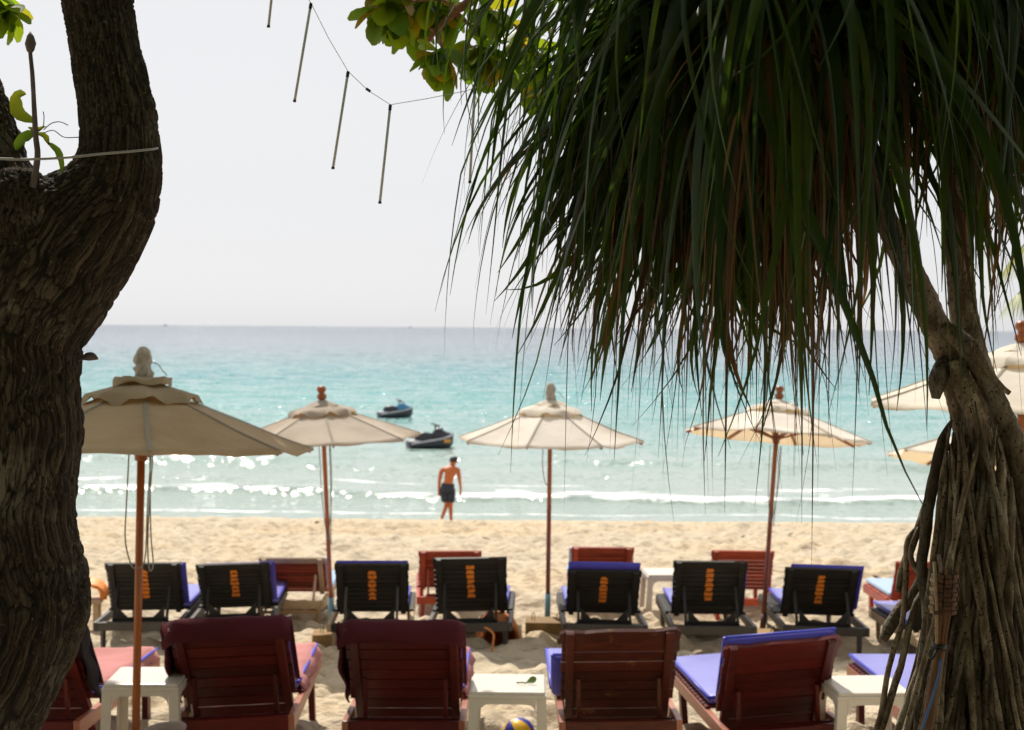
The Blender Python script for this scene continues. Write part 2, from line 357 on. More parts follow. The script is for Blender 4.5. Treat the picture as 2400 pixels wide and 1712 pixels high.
def mat_sea():
    k = NT('sea_water'); g = k.n('ShaderNodeNewGeometry'); v = g.outputs['Position']
    sx = k.n('ShaderNodeSeparateXYZ'); k.l(v, sx.inputs[0])
    patch = k.noise(k.mapping(v, (0.012, 0.045, 1)), 1.0, 3)
    # the water's own colour follows the depth of the sea bed, which follows the distance from the shore
    lg = k.n('ShaderNodeMath', operation='LOGARITHM'); lg.inputs[1].default_value = 10.0; k.l(sx.outputs['Y'], lg.inputs[0])
    md = k.n('ShaderNodeMath', operation='MULTIPLY_ADD'); md.inputs[1].default_value = 0.16; md.inputs[2].default_value = -0.08; k.l(patch, md.inputs[0])
    ad = k.n('ShaderNodeMath', operation='ADD'); k.l(lg.outputs[0], ad.inputs[0]); k.l(md.outputs[0], ad.inputs[1])
    mr = k.n('ShaderNodeMapRange'); mr.inputs[1].default_value = 1.58; mr.inputs[2].default_value = 3.6; k.l(ad.outputs[0], mr.inputs[0])
    S = SEA_STOPS
    c = k.ramp(mr.outputs[0], S)
    fo = k.n('ShaderNodeAttribute', attribute_name='foam')
    fn = k.noise(k.mapping(v, (0.55, 1.5, 1)), 2.0, 6, 0.75)
    fm = k.n('ShaderNodeMath', operation='MULTIPLY_ADD'); fm.inputs[1].default_value = 1.0; k.l(fo.outputs['Fac'], fm.inputs[0]); k.l(fn, fm.inputs[2])
    mask = k.ramp(fm.outputs[0], [(0.80, (0, 0, 0)), (1.12, (1, 1, 1))])
    c = k.mix(mask, c, (0.86, 0.87, 0.86))
    def slope(scale, amp, sx=.7, det=2):
        nd = k.n('ShaderNodeTexNoise'); k.set(nd, Scale=scale, Detail=det, Roughness=0.6); k.l(k.mapping(v, (sx, 1.0, 1)), nd.inputs['Vector'])
        sb = k.n('ShaderNodeVectorMath', operation='SUBTRACT'); sb.inputs[1].default_value = (.5, .5, .5); k.l(nd.outputs['Color'], sb.inputs[0])
        ml = k.n('ShaderNodeVectorMath', operation='MULTIPLY'); ml.inputs[1].default_value = (amp, amp, 0); k.l(sb.outputs[0], ml.inputs[0]); return ml.outputs[0]
    gust = k.n('ShaderNodeMapRange'); gust.inputs[1].default_value = .35; gust.inputs[2].default_value = .7; gust.inputs[3].default_value = .50; gust.inputs[4].default_value = 1.35
    k.l(k.noise(k.mapping(v, (.10, .30, 1)), 1.0, 2), gust.inputs[0])
    s1 = k.n('ShaderNodeVectorMath', operation='ADD'); k.l(slope(0.9, .72), s1.inputs[0]); k.l(slope(5.0, 2.15, .75, 3), s1.inputs[1])
    fary = k.n('ShaderNodeMapRange'); fary.inputs[1].default_value = 1.6; fary.inputs[2].default_value = 2.2; fary.inputs[3].default_value = .56; fary.inputs[4].default_value = 1.45; k.l(lg.outputs[0], fary.inputs[0])
    gm = k.n('ShaderNodeMath', operation='MULTIPLY'); k.l(gust.outputs[0], gm.inputs[0]); k.l(fary.outputs[0], gm.inputs[1])
    s2 = k.n('ShaderNodeVectorMath', operation='SCALE'); k.l(s1.outputs[0], s2.inputs[0]); k.l(gm.outputs[0], s2.inputs['Scale'])
    s3 = k.n('ShaderNodeVectorMath', operation='ADD'); k.l(s2.outputs[0], s3.inputs[0]); k.l(g.outputs['Normal'], s3.inputs[1])
    s4 = k.n('ShaderNodeVectorMath', operation='NORMALIZE'); k.l(s3.outputs[0], s4.inputs[0]); nb = s4.outputs[0]
    rr = k.ramp(mask, [(0, (0.055, 0.055, 0.055)), (1, (0.75, 0.75, 0.75))])
    b = k.bsdf(c, rr, nb, IOR=1.33, Specular_IOR_Level=0.25)
    return k.done(b)
# ------------------------------------------------------------------ the setting: sand, sea
GP = [(-30, 3.95), (2.5, 3.90), (5.5, 3.35), (7.8, 2.90), (10.5, 2.72), (12.7, 2.60), (15.0, 2.46), (22.0, 1.93), (28.5, 1.38), (30.5, 1.28), (32.5, 0.98), (36.5, 0.48), (40.5, 0.0), (60, -1.0), (200, -6), (60000, -9)]
GY = np.array([p[0] for p in GP]); GZ = np.array([p[1] for p in GP])
def zg(y): return float(np.interp(y, GY, GZ))
def sand_bumps(x, y):
    h = (vnoise(x * 1.3, y * 1.6, 1) - .5) * 0.06 + (vnoise(x * 3.3, y * 4.2, 2) - .5) * 0.115 + (vnoise(x * 7, y * 8, 3) - .5) * 0.12
    d = vnoise(x * 2.4 + 9, y * 3.0, 4)                                       # trodden dimples
    h -= np.clip(d - 0.62, 0, 1) * 0.26
    return h * np.interp(y, [5, 9, 34, 38], [0.3, 1, 1, 0.15])
def sheet(name, ys, sxs, zf, mat, widen=(0.43, 1.5)):
    Y, S = np.meshgrid(ys, sxs, indexing='ij'); X = S * (np.maximum(Y, 0) * widen[0] + widen[1])
    Z = zf(X, Y); n, m = Y.shape
    V = np.stack([X, Y, Z], -1).reshape(-1, 3)
    i = np.arange(n * m).reshape(n, m); Q = np.stack([i[:-1, :-1], i[:-1, 1:], i[1:, 1:], i[1:, :-1]], -1).reshape(-1, 4)
    me = bpy.data.meshes.new(name); me.vertices.add(len(V)); me.vertices.foreach_set('co', V.ravel())
    me.loops.add(Q.size); me.loops.foreach_set('vertex_index', Q.ravel()); me.polygons.add(len(Q))
    me.polygons.foreach_set('loop_start', np.arange(0, Q.size, 4)); me.polygons.foreach_set('loop_total', np.full(len(Q), 4))
    me.polygons.foreach_set('use_smooth', np.ones(len(Q), bool)); me.materials.append(mat); me.update(calc_edges=True)
    return link(name, me), X, Y
outer = np.array([-40, -18, -9, -5, -3, -2, -1.5, -1.2])
sxs = np.concatenate([outer, np.linspace(-1, 1, 420), -outer[::-1]])
ys = [-30, -15, -6, 0, 2, 3.5, 5, 6, 7, 8]; y = 8.6
while y < 42: ys.append(y); y += 0.045 + (y - 8.6) * 0.0032
ys += [44, 50, 60, 90, 200, 1000, 8000, 58000]
sand, _, _ = sheet('sand', np.array(ys), sxs, lambda X, Y: np.interp(Y, GY, GZ) + sand_bumps(X, Y), M['sand'])
tag(sand, 'pale trodden beach sand sloping down to the sea', kind='structure')

SEA_STOPS = [(0.0, (0.28, 0.35, 0.315)), (0.07, (0.33, 0.40, 0.365)), (0.14, (0.23, 0.37, 0.35)), (0.22, (0.13, 0.335, 0.33)), (0.31, (0.055, 0.25, 0.27)), (0.46, (0.045, 0.135, 0.185)), (0.75, (0.030, 0.078, 0.135)), (1.0, (0.028, 0.068, 0.135))]
M['sea'] = mat_sea()
def breaker(X):    # where the foaming wave stands
    return 46.4 + (vnoise(X * 0.11, X * 0 + 3, 21) - .5) * 3.0 + (vnoise(X * 0.5, X * 0 + 7, 22) - .5) * 0.7 - X * 0.03
def second(X): return 57.5 + (vnoise(X * 0.08, X * 0 + 5, 23) - .5) * 3 - X * 0.05
def sea_z(X, Y):
    z = np.zeros_like(X)
    for wl, am, ang, sd in ((7.5, .07, .10, 1), (4.6, .05, -.15, 2), (2.7, .035, .32, 3), (1.7, .018, -.42, 4)):
        ph = vnoise(X * .05, Y * .05, 30 + sd) * 7
        z += am * np.sin((Y * math.cos(ang) + X * math.sin(ang)) * 2 * math.pi / wl + ph)
    z *= np.interp(Y, [38, 44, 60, 200, 600], [0.1, 0.35, 1.0, 1.2, 0])
    d = Y - breaker(X); z += 0.20 * np.exp(-(np.where(d < 0, d / 0.35, d / 1.6)) ** 2)
    d2 = Y - second(X); z += 0.26 * np.exp(-(np.where(d2 < 0, d2 / 0.9, d2 / 2.2)) ** 2)
    return z
ys = []; y = 36.0
while y < 57000: ys.append(y); y += max(0.10, 0.62 * y * y / (F * HC) * 2.0)
ys.append(58000)
outer = np.array([-6, -3.5, -2.2, -1.6, -1.25])
sxs = np.concatenate([outer, np.linspace(-1.05, 1.05, 440), -outer[::-1]])
sea, X, Y = sheet('sea', np.array(ys), sxs, sea_z, M['sea'], (0.40, 2.0))
d = Y - breaker(X)
lat = np.clip(1.9 * vnoise(X * 0.16, X * 0 + 1, 25) - .1, 0.12, 1)
foam = np.where(d < 0, np.exp(-(d / 0.35) ** 2), np.exp(-(d / np.interp(vnoise(X * .3, Y * 0 + 2, 26), [0, 1], [1.0, 4.0])) ** 2)) * lat * 0.52
foam *= np.clip(.35 + 1.15 * vnoise(X * .9, Y * 1.3, 41), .3, 1.25)
foam = np.maximum(foam, 0.42 * np.exp(-((d - 3.6 - 2 * vnoise(X * .1, X * 0, 27)) / 0.6) ** 2) * np.clip(vnoise(X * .2, X * 0 + 9, 28) * 2 - .6, 0, 1))
foam = np.maximum(foam, 0.40 * np.exp(-((Y - 41.2 - vnoise(X * .4, X * 0 + 4, 29)) / 0.35) ** 2))
a = sea.data.attributes.new('foam', 'FLOAT', 'POINT'); a.data.foreach_set('value', foam.ravel().astype(np.float32))
tag(sea, 'turquoise sea with small breakers and sun glitter', kind='structure')

# ------------------------------------------------------------------ left tree (sea almond): trunk, limbs, branch, leaves
TD = 3.6; tp = ppm(TD)
def limb(pts, n):   # pts: px, py, radius in px, depth offset in m
    return [(at(q[0], q[1], TD + q[3]), q[2] / tp) for q in spline(pts, n)]
LIMBS = [
    limb([(-50, 2360, 250, 0), (-75, 2050, 190, 0), (-85, 1800, 168, 0), (-70, 1680, 165, 0), (-8, 1540, 166, 0), (38, 1425, 170, 0), (22, 1330, 168, 0), (6, 1220, 162, 0), (18, 1100, 163, 0), (30, 1000, 165, 0), (26, 880, 163, 0), (30, 780, 168, 0), (45, 700, 180, 0), (75, 630, 190, 0), (105, 570, 180, 0)], 60),
    limb([(30, 790, 160, 0), (62, 700, 176, 0), (122, 610, 172, 0), (200, 520, 148, 0), (258, 440, 115, 0), (280, 350, 93, 0), (268, 220, 84, 0.02), (247, 110, 81, 0.03), (228, 0, 80, 0.05), (215, -160, 76, 0.08), (200, -420, 72, 0.15), (230, -800, 66, 0.2), (330, -1200, 55, 0.3)], 56),
    limb([(30, 760, 150, 0), (40, 640, 165, 0), (15, 520, 140, 0), (-30, 420, 112, 0), (-55, 330, 100, 0.02), (-105, 200, 92, 0.05), (-165, 60, 86, 0.1), (-300, -250, 78, 0.2), (-520, -700, 60, 0.3)], 40),
    limb([(40, 560, 105, -0.09), (30, 500, 82, -0.13), (35, 455, 60, -0.155), (20, 420, 42, -0.16)], 10),
    limb([(120, 1445, 85, -0.02), (150, 1420, 62, -0.02), (165, 1395, 45, -0.02)], 6),
]
def build_trunk():
    mb = MB()
    for L in LIMBS: mb.tube([p for p, r in L], [r for p, r in L], 20)
    mb.lathe([(0, -.085), (.05, -.07), (.08, -.02), (.08, .02), (.05, .07), (0, .085)], 14, at(48, 465, TD - .13))
    o = mb.build('trunk', M['bark'])
    md = o.modifiers.new('r', 'REMESH'); md.mode = 'VOXEL'; md.voxel_size = 0.005; md.use_smooth_shade = True
    sm = o.modifiers.new('s', 'SMOOTH'); sm.iterations = 24; sm.factor = 0.5
    dg = bpy.context.evaluated_depsgraph_get(); me = bpy.data.meshes.new_from_object(o.evaluated_get(dg))
    o.modifiers.clear(); o.data = me
    n = len(me.vertices); co = np.empty(n * 3); me.vertices.foreach_get('co', co); co = co.reshape(-1, 3)
    no = np.empty(n * 3); me.vertices.foreach_get('normal', no); no = no.reshape(-1, 3)
    C = []; T = []; A = []; Q = []
    for k, L in enumerate(LIMBS):
        s = 0
        for i, (p, r) in enumerate(L):
            t = (L[min(i + 1, len(L) - 1)][0] - L[max(i - 1, 0)][0]).normalized()
            if i: s += (p - L[i - 1][0]).length
            C.append(p); T.append(t); A.append(s + (2.9 * k if k in (3, 4) else (1.62 if k in (1, 2) else 0))); Q.append(r)
    C = np.array(C); T = np.array(T); A = np.array(A); Q = np.array(Q)
    acc_s = np.zeros(n); acc_a = np.zeros((n, 2)); wsum = np.zeros(n)
    ux = np.array([1.0, 0, 0])
    for i0 in range(0, n, 8000):
        P = co[i0:i0 + 8000]; D = np.linalg.norm(P[:, None, :] - C[None], axis=2) / Q[None]
        j = np.argmin(D, 1); rel = P - C[j]; t = T[j]; al = (rel * t).sum(1)
        u = ux[None] - t * (t @ ux)[:, None]; u /= np.linalg.norm(u, axis=1)[:, None]; q = np.cross(t, u)
        acc_s[i0:i0 + 8000] = A[j] + al; acc_a[i0:i0 + 8000, 0] = np.arctan2((rel * q).sum(1), (rel * u).sum(1))
    ang = acc_a[:, 0]
    # bark coordinates: cosine and sine keep it seamless round the limb
    bx = np.cos(ang) * 13.0; by = np.sin(ang) * 13.0; bz = acc_s * 9.0
    B = np.stack([bx, by, bz], 1)
    h = np.empty(n); pl = np.empty(n); vor = mnoise.voronoi
    for i in range(n):
        c_ = Vector(co[i]); wx = mnoise.noise(c_ * 14) * 1.0; wz = mnoise.noise(c_ * 7 + Vector((3, 1, 5))) * 1.5
        d_, pt = vor(Vector((B[i][0] + wx, B[i][1] + wx, B[i][2] + wz)))
        h[i] = d_[1] - d_[0]; q0 = pt[0]; pl[i] = (math.sin(q0[0] * 12.9 + q0[1] * 78.2 + q0[2] * 37.7) * 4375.5) % 1
    h = np.clip(h / .45, 0, 1)
    lump = np.array([mnoise.noise(Vector(c) * 3.1) + .35 * mnoise.noise(Vector(c) * 11) for c in co])
    co2 = co + no * ((h - 0.5) * 0.0085 + lump * 0.012)[:, None]
    me.vertices.foreach_set('co', co2.ravel())
    at_ = me.attributes.new('bark', 'FLOAT_VECTOR', 'POINT'); at_.data.foreach_set('vector', B.ravel().astype(np.float32))
    at_ = me.attributes.new('crack', 'FLOAT', 'POINT'); at_.data.foreach_set('value', h.astype(np.float32))
    at_ = me.attributes.new('plate', 'FLOAT', 'POINT'); at_.data.foreach_set('value', pl.astype(np.float32))
    me.materials.clear(); me.materials.append(M['bark']); me.update()
    return o
almond = empty('almond_tree', at(-50, 2330, TD))
tag(almond, 'big forked tree trunk with dark ridged bark at the left edge, with broad leaves', 'tree')
bpy.context.view_layer.update()
def under(o, parent):
    """parent o keeping its place"""
    o.parent = parent; o.matrix_parent_inverse = parent.matrix_basis.inverted()
under(build_trunk(), almond)

def obovate(L, W, curl=0.15, n=5, tint=0.0, fold=0.18):
    """one broad leaf along +x from the origin"""
    P = []
    for i in range(n + 1):
        t = i / n; wd = W * (math.sin(math.pi * min(1, t ** 1.5 * 0.93 + 0.02)) ** 0.8) * 0.5 + 0.003
        z = -curl * L * t * t
        P.append([Vector((L * t, -wd, z + fold * wd)), Vector((L * t, 0, z)), Vector((L * t, wd, z + fold * wd))])
    return P
def place(P, o, d, roll):
    x = Vector(d).normalized(); up = Vector((0, 0, 1)); y = up.cross(x)
    if y.length < 1e-3: y = Vector((0, 1, 0))
    y.normalize(); z = x.cross(y); Mx = Matrix((x, y, z)).transposed() @ Matrix.Rotation(roll, 3, 'X')
    return [[Vector(o) + Mx @ p for p in r] for r in P]
def rosette(c, axis, n, L, rs):
    """leaves whorled round a twig end; returns grids"""
    G = []; ax = Vector(axis).normalized(); a0 = rs.uniform(0, 6.28)
    u = ax.orthogonal().normalized(); q = ax.cross(u)
    for i in range(n):
        a = a0 + i * 2.4; s = 0.25 + 0.75 * (i / n)
        d = (u * math.cos(a) + q * math.sin(a)) * s + ax * (1.05 - s) * 0.8 + Vector((0, 0, -0.22))
        l = L * rs.uniform(0.75, 1.15)
        G.append(place(obovate(l, l * rs.uniform(0.5, 0.62), rs.uniform(.05, .4)), Vector(c) + ax * rs.uniform(-.02, .03), d, rs.uniform(-.5, .5)))
    return G
# the branch that droops into the picture from the tree's right limb
BD = 4.9
br = [at(330, -1200, TD + .3), at(620, -1150, 4.1), at(950, -800, 4.6), at(1150, -420, BD), at(1150, -150, BD), at(1120, -20, BD), at(1065, 30, BD), at(1020, 75, BD), at(990, 120, BD)]
mbw = MB(); q = spline([tuple(p) for p in br], 46); mbw.tube(q, np.interp(np.arange(46), [0, 20, 34, 45], [.055, .032, .012, .005]), 8, wob=.15)
twigs = []
for tpx in ([(1065, 30), (1000, 15), (900, 20)], [(1150, -150), (1010, -60), (900, -40)], [(1065, 30), (1085, 90), (1100, 125)], [(1020, 75), (1000, 120), (1000, 140)], [(1120, -20), (1160, 60), (1210, 130)], [(1140, -80), (1040, -20), (980, 0)], [(1150, -150), (1230, 20), (1270, 180)], [(1020, 75), (950, 60), (890, 50)]):
    pts = [at(x + 35 * (i > 0), y - 14 * (i > 0), BD + rng.uniform(-.15, .15) * (i > 0)) for i, (x, y) in enumerate(tpx)]
    mbw.tube(spline([tuple(p) for p in pts], 8), np.linspace(.008, .004, 8), 6); twigs.append((pts[-1], pts[-1] - pts[-2]))
under(mbw.build('branch', M['twig'], smooth=True), almond)
leafG = []
for c, ax in twigs: leafG += rosette(c, ax + Vector((0, -.02, -.05)), 16, 0.118, rng)
for px, py, n_, L_ in [(860, 30, 10, .15), (930, 60, 12, .14), (1000, 30, 10, .15), (870, -30, 12, .16), (1090, 40, 12, .16), (1110, 150, 12, .15), (985, 145, 13, .12), (1210, 190, 12, .16), (1180, 90, 12, .17), (1250, 230, 8, .14), (1050, 120, 9, .14), (960, 20, 10, .15)]:
    leafG += rosette(at(px + 42, py * .95 - 14, BD + rng.uniform(-.2, .2)), (rng.uniform(-1, 1), rng.uniform(-1, .3), -.7), n_ + 1, L_ * .84, rng)
for px, py in [(-8, -10), (15, 10)]:
    leafG += rosette(at(px, py, TD + .35), (.5, -.4, -.8), 10, 0.085, rng)
for g in leafG[:300]: under(MB().grid(g, rng.random()).build('leaf', M['almond'], smooth=True), almond)
# the rest of the crown, above the picture
mbc = MB()
for g in leafG[300:]: mbc.grid(g, rng.random())
r2 = random.Random(3)
def crown_leaves(n_ros):
    for i in range(n_ros):
        y = r2.uniform(1.2, 9.0); x = r2.uniform(-4.4, 1.9 - max(0, y - 5.5) * 0.55)
        zlo = HC + max(1.35, y * 0.27 + 0.35); z = zlo + r2.random() ** 1.5 * 2.0
        for g in rosette((x, y, z), (r2.uniform(-1, 1), r2.uniform(-1, 1), r2.uniform(-.6, .4)), 9, 0.24, r2): mbc.grid(g, r2.random())
crown_leaves(N_CROWN)
for i in range(340):
    c = (r2.uniform(-4.3, -1.2), r2.uniform(9.2, 12.0), HC + r2.uniform(2.6, 4.0))
    if c[2] - HC < c[1] * .235 + .25: continue
    for g in rosette(c, (r2.uniform(-1, 1), r2.uniform(-1, 1), r2.uniform(-.6, .4)), 9, 0.26, r2): mbc.grid(g, r2.random())
under(tag(mbc.build('crown', M['almond'], smooth=True), kind='stuff'), almond)
mbl = MB()
top = LIMBS[1][-1][0]; topl = LIMBS[2][-1][0]
for e, s0 in [((-1.5, 4.5, HC + 2.6), top), ((0.8, 4.2, HC + 2.8), top), ((-2.2, 7.5, HC + 3.4), top), ((-2.4, 10.6, HC + 3.6), top), ((-3.2, 3.0, HC + 2.8), topl), ((-3.4, 6.5, HC + 3.3), topl)]:
    e = Vector(e); m = (s0 + e) / 2 + Vector((0, 0, .35)); mbl.tube(spline([tuple(s0), tuple(m), tuple(e)], 12), np.linspace(.06, .015, 12), 8, wob=.1)
under(mbl.build('limb', M['twig'], smooth=True), almond)

# wire tied round the fork, sprout in the crotch, stub twig on the trunk
mb = MB(); wp = [(-60, 368, 3.40), (40, 374, 3.40), (150, 370, 3.42), (230, 362, 3.46), (310, 355, 3.50), (358, 350, 3.56), (368, 347, 3.62), (340, 350, 3.70), (200, 362, 3.75)]
mb.tube(spline([tuple(at(*p)) for p in wp], 40), 0.0035, 6)
tag(mb.build('wire', M['wire'], smooth=True), 'thin grey wire tied round the fork of the big left tree', 'wire')
sp = empty('sprout', at(78, 420, 3.42)); tag(sp, 'bare upright twig with three torn leaves growing in the fork of the left tree', 'sprout')
mb = MB(); SD = 3.42
q = spline([tuple(at(x, y, SD)) for x, y in [(76, 440), (88, 370), (84, 320), (80, 250), (76, 180), (70, 115)]], 20); mb.tube(q, np.interp(np.arange(20), [0, 19], [.0085, .0045]), 8, wob=.15)
mb.lathe([(0, -.028), (.009, -.016), (.014, 0), (.008, .018), (0, .03)], 8, at(71, 103, SD), .3)
under(mb.build('stem', M['greytwig'], smooth=True), sp)
def leaf_px(pts, wpx, name, par, D=SD):
    P = []; c = spline([tuple(at(x, y, D)) for x, y in pts], 9)
    for i in range(9):
        t = i / 8; wd = wpx / ppm(D) * math.sin(math.pi * (0.06 + 0.9 * t)) ** .7
        a, b = c[max(0, i - 1)], c[min(8, i + 1)]; dx = Vector(b) - Vector(a); nrm = Vector((0, -1, .3)).cross(dx).normalized()
        P.append([Vector(c[i]) - nrm * wd * rng.uniform(.8, 1), Vector(c[i]) + Vector((0, .012 * t, 0)), Vector(c[i]) + nrm * wd * rng.uniform(.6, 1)])
    under(MB().grid(P, rng.random()).build(name, M['almond_green'], smooth=True), par)
leaf_px([(82, 285), (50, 270), (35, 245), (40, 222), (58, 220)], 19, 'leaf', sp)
leaf_px([(84, 312), (62, 318), (45, 335), (38, 352)], 17, 'leaf', sp)
leaf_px([(84, 312), (105, 318), (115, 340)], 8, 'leaf', sp)
leaf_px([(112, 335), (132, 350), (145, 380), (144, 405)], 9, 'leaf', sp)
leaf_px([(66, 299), (85, 304), (105, 296)], 6, 'leaf', sp)
mb = MB()
for pts in ([(102, 312), (125, 306), (150, 322), (186, 322)], [(102, 305), (120, 290), (140, 286), (160, 294)], [(84, 312), (100, 300), (103, 275), (101, 262)]):
    mb.tube(spline([tuple(at(x, y, SD)) for x, y in pts], 14), .0012, 5)
under(mb.build('tendril', M['almond_green'], smooth=True), sp)
tb = empty('stub_twig', at(188, 842, TD)); tag(tb, 'short curved dead leaf stalk sticking out of the left trunk', 'twig')
mb = MB(); mb.tube(spline([tuple(at(x, y, TD - .02)) for x, y in [(184, 845), (200, 838), (215, 836), (230, 842)]], 10), [.004, .004, .006, .009, .012, .012, .011, .009, .006, .002], 6, wob=.3); under(mb.build('stalk', M['greytwig'], smooth=True), tb)
# ------------------------------------------------------------------ loungers
W_, L_, HS, PIV, LOW = 0.70, 1.85, 0.445, 0.50, 0.155
def shape(w_, l_, hs, piv, low):
    """frame width, length, height of the rail tops, hinge from the near end, how far the back reaches below the rails"""
    global W_, L_, HS, PIV, LOW
    W_, L_, HS, PIV, LOW = w_, l_, hs, piv, low
_mesh = {}
def shared(key, fn, name, mat, smooth=False):
    if key not in _mesh:
        mb = MB(); fn(mb); _mesh[key] = mb.mesh(name, mat, smooth)
    return _mesh[key]
GLYPHS = [[(0, 0), (1, 0), (1, 1), (.62, 1), (.5, .55), (.38, 1), (0, 1)], [(0, 0), (.34, 0), (.42, .3), (.6, .3), (.7, 0), (1, 0), (.85, 1), (.2, 1)], [(0, 0), (1, 0), (.92, .4), (1, 1), (0, 1), (.1, .5)],
          [(0, 0), (1, 0), (1, .25), (.66, 1), (.3, 1), (0, .2)], [(0, .1), (.1, 0), (.9, 0), (1, .5), (.9, 1), (0, 1)], [(0, 0), (.7, 0), (1, .45), (.9, 1), (.1, 1), (.16, .5)], [(0, 0), (1, 0), (.95, .7), (.8, 1), (.15, 1), (.05, .6)]]
def make_lounger(style, ang=56.0, backL=0.80, n_slat=9, top='plain', letters=0, legs='block', seed=0):
    """along +y: near end at 0, foot at L_, back leaning towards the near end"""
    rs = random.Random(seed)
    fm, slm, rm, lm = {'maroon': ('maroon', 'maroon', 'maroon_rail_lit', 'maroon'), 'brown': ('brownred', 'brownred', 'maroon_rail_lit', 'maroon'), 'black': ('black', 'black', 'blackrail', 'blackrail'), 'red': ('red', 'red', 'redpaint', 'redpaint'), 'teak': ('palewood', 'red', 'palewood', 'palewood'), 'pale': ('black', 'black', 'palewood', 'palewood'), 'brick': ('red', 'red', 'redpaint', 'redpaint')}[style]
    t = empty('sun_lounger')
    rh = 0.085 if style in ('maroon', 'brown') else 0.075
    for s in (-1, 1):
        link('side_rail', shared(('rail', rm, rh, L_), lambda mb: mb.box((0, L_ / 2, 0), (0.036, L_, rh), bev=.005), 'side_rail', M[rm]), t, (s * (W_ / 2 - .018), 0, HS - rh / 2))
    er = lambda mb: mb.box((0, 0, 0), (W_ - .076, 0.034, rh), bev=.005)
    for y in (0.017, L_ - .017): link('end_rail', shared(('end', fm if style != 'black' else rm, rh, W_), er, 'end_rail', M[fm if style != 'black' else rm]), t, (0, y, HS - rh / 2 - .002))
    link('cross_rail', shared(('cross', fm, W_), lambda mb: mb.box((0, 0, 0), (W_ - .08, .03, .05)), 'cross_rail', M[fm]), t, (0, 0.17, HS - .045))
    lw = 0.085 if legs == 'block' else 0.045
    def leg(mb):
        if legs == 'block': mb.box((0, 0, -.005), (.042, lw, HS - rh + .05), bev=.004)
        else: mb.tube([(0, 0, -(HS - rh) / 2 - .02), (0, 0, (HS - rh) / 2 + .03)], [.020, .028], 4)
    for sx in (-1, 1):
        for y in (.13, L_ - .13):
            link('leg', shared(('leg', lm, legs, HS), leg, 'leg', M[lm]), t, (sx * (W_ / 2 - .065), y, (HS - rh) / 2 + (.0 if legs == 'block' else .01)))
    # seat slats
    ns = 15
    for i in range(ns):
        y = PIV + .12 + i * (L_ - PIV - .17) / (ns - 1)
        link('seat_slat', shared(('seat', slm, W_), lambda mb: mb.box((0, 0, 0), (W_ - .012, .062, .018), bev=.003), 'seat_slat', M[slm]), t, (0, y, HS + .0105))
    # back: frame at the pivot, its own z axis runs up the back, y axis points to its front
    a = R(ang); bk = Matrix.Translation((0, PIV, HS + .01 - LOW)) @ Matrix.Rotation(R(90) - a, 4, 'X')
    # local: +z up along the back, -y is the rear (camera) face
    def bo(name, key, fn, mat, loc=(0, 0, 0)):
        o = link(name, shared(key, fn, name, M[mat]), t); o.matrix_basis = bk @ Matrix.Translation(loc); return o
    bw = 0.675
    for s in (-1, 1): bo('stile', ('stile', fm, backL), lambda mb: mb.box((0, 0, backL / 2), (.048, .030, backL), bev=.004), fm, (s * (bw / 2 - .055), -.020, 0))
    th = 0.095 if top == 'wavy' else .07
    def topb(mb):
        P = []
        if top == 'wavy':
            x0 = bw / 2
            prof = [(-x0, 0), (x0, 0), (x0 + .008, .05), (x0 + .004, .085)] + [(x0 - .02, .104), (x0 - .06, .100), (x0 - .14, .088), (.06, .090), (-.06, .092), (-.14, .086), (-x0 + .14, .078), (-x0 + .07, .088), (-x0 + .03, .092), (-x0 - .002, .075), (-x0 - .006, .05)]
            mb.prism(prof, -.012, .012, Matrix.Rotation(R(90), 4, 'X'))
        else: mb.box((0, 0, th / 2), (bw, .026, th), bev=.004)
    bo('top_board', ('top', fm, top, bw), topb, fm, (0, 0, backL - th))
    pitch = (backL - th - .004) / n_slat
    for i in range(n_slat):
        z = .004 + pitch * (i + .5)
        sw_ = (W_ - .09) if z * math.sin(a) < LOW + .02 else bw - .012
        bo('slat', ('slat', slm, n_slat, backL, sw_), lambda mb: mb.box((0, 0, 0), (sw_, .017, pitch - .007), bev=.002), slm, (rs.uniform(-.004, .004), rs.uniform(-.0015, .0015), z))
    # side props from the back down to the frame
    for s in (-1, 1):
        p0 = bk @ Vector((s * (bw / 2 - .105), -.045, backL * .58)); p1 = Vector((s * (bw / 2 - .105), .17, HS - .015))
        mb = MB(); mb.bar(p0, p1, .040, .022, up=(1, 0, 0), bev=.003); mb.build('prop', M[fm if style != 'pale' else 'blackrail'], t)
        if style in ('black', 'pale'):
            mb = MB(); P = [(0, 0), (s * -.12, 0), (0, .12)]
            if s > 0: P = [(0, 0), (0, .12), (-.12, 0)]
            mb.prism(P, -.012, .012, Matrix.Translation((p1.x - s * .02, p1.y + .012, p1.z + .01)) @ Matrix.Rotation(R(90), 4, 'X')); mb.build('gusset', M['black'], t)
    if style in ('black', 'pale'):
        mb = MB(); mb.box((0, .19, HS - .012), (bw - .18, .03, .05)); mb.build('prop_rail', M['black'], t)
    if style == 'teak':
        for s in (-1, 1):
            mb = MB(); mb.bar((s * .29, .13, .06), (s * .29, 1.2, HS - .06), .02, .02); mb.bar((s * .29, 1.2, .06), (s * .29, .13, HS - .06), .02, .02); mb.build('brace', M['steel'], t)
        mb = MB(); mb.box((0, .13, .14), (W_ - .12, .025, .03)); mb.build('stretcher', M['palewood'], t)
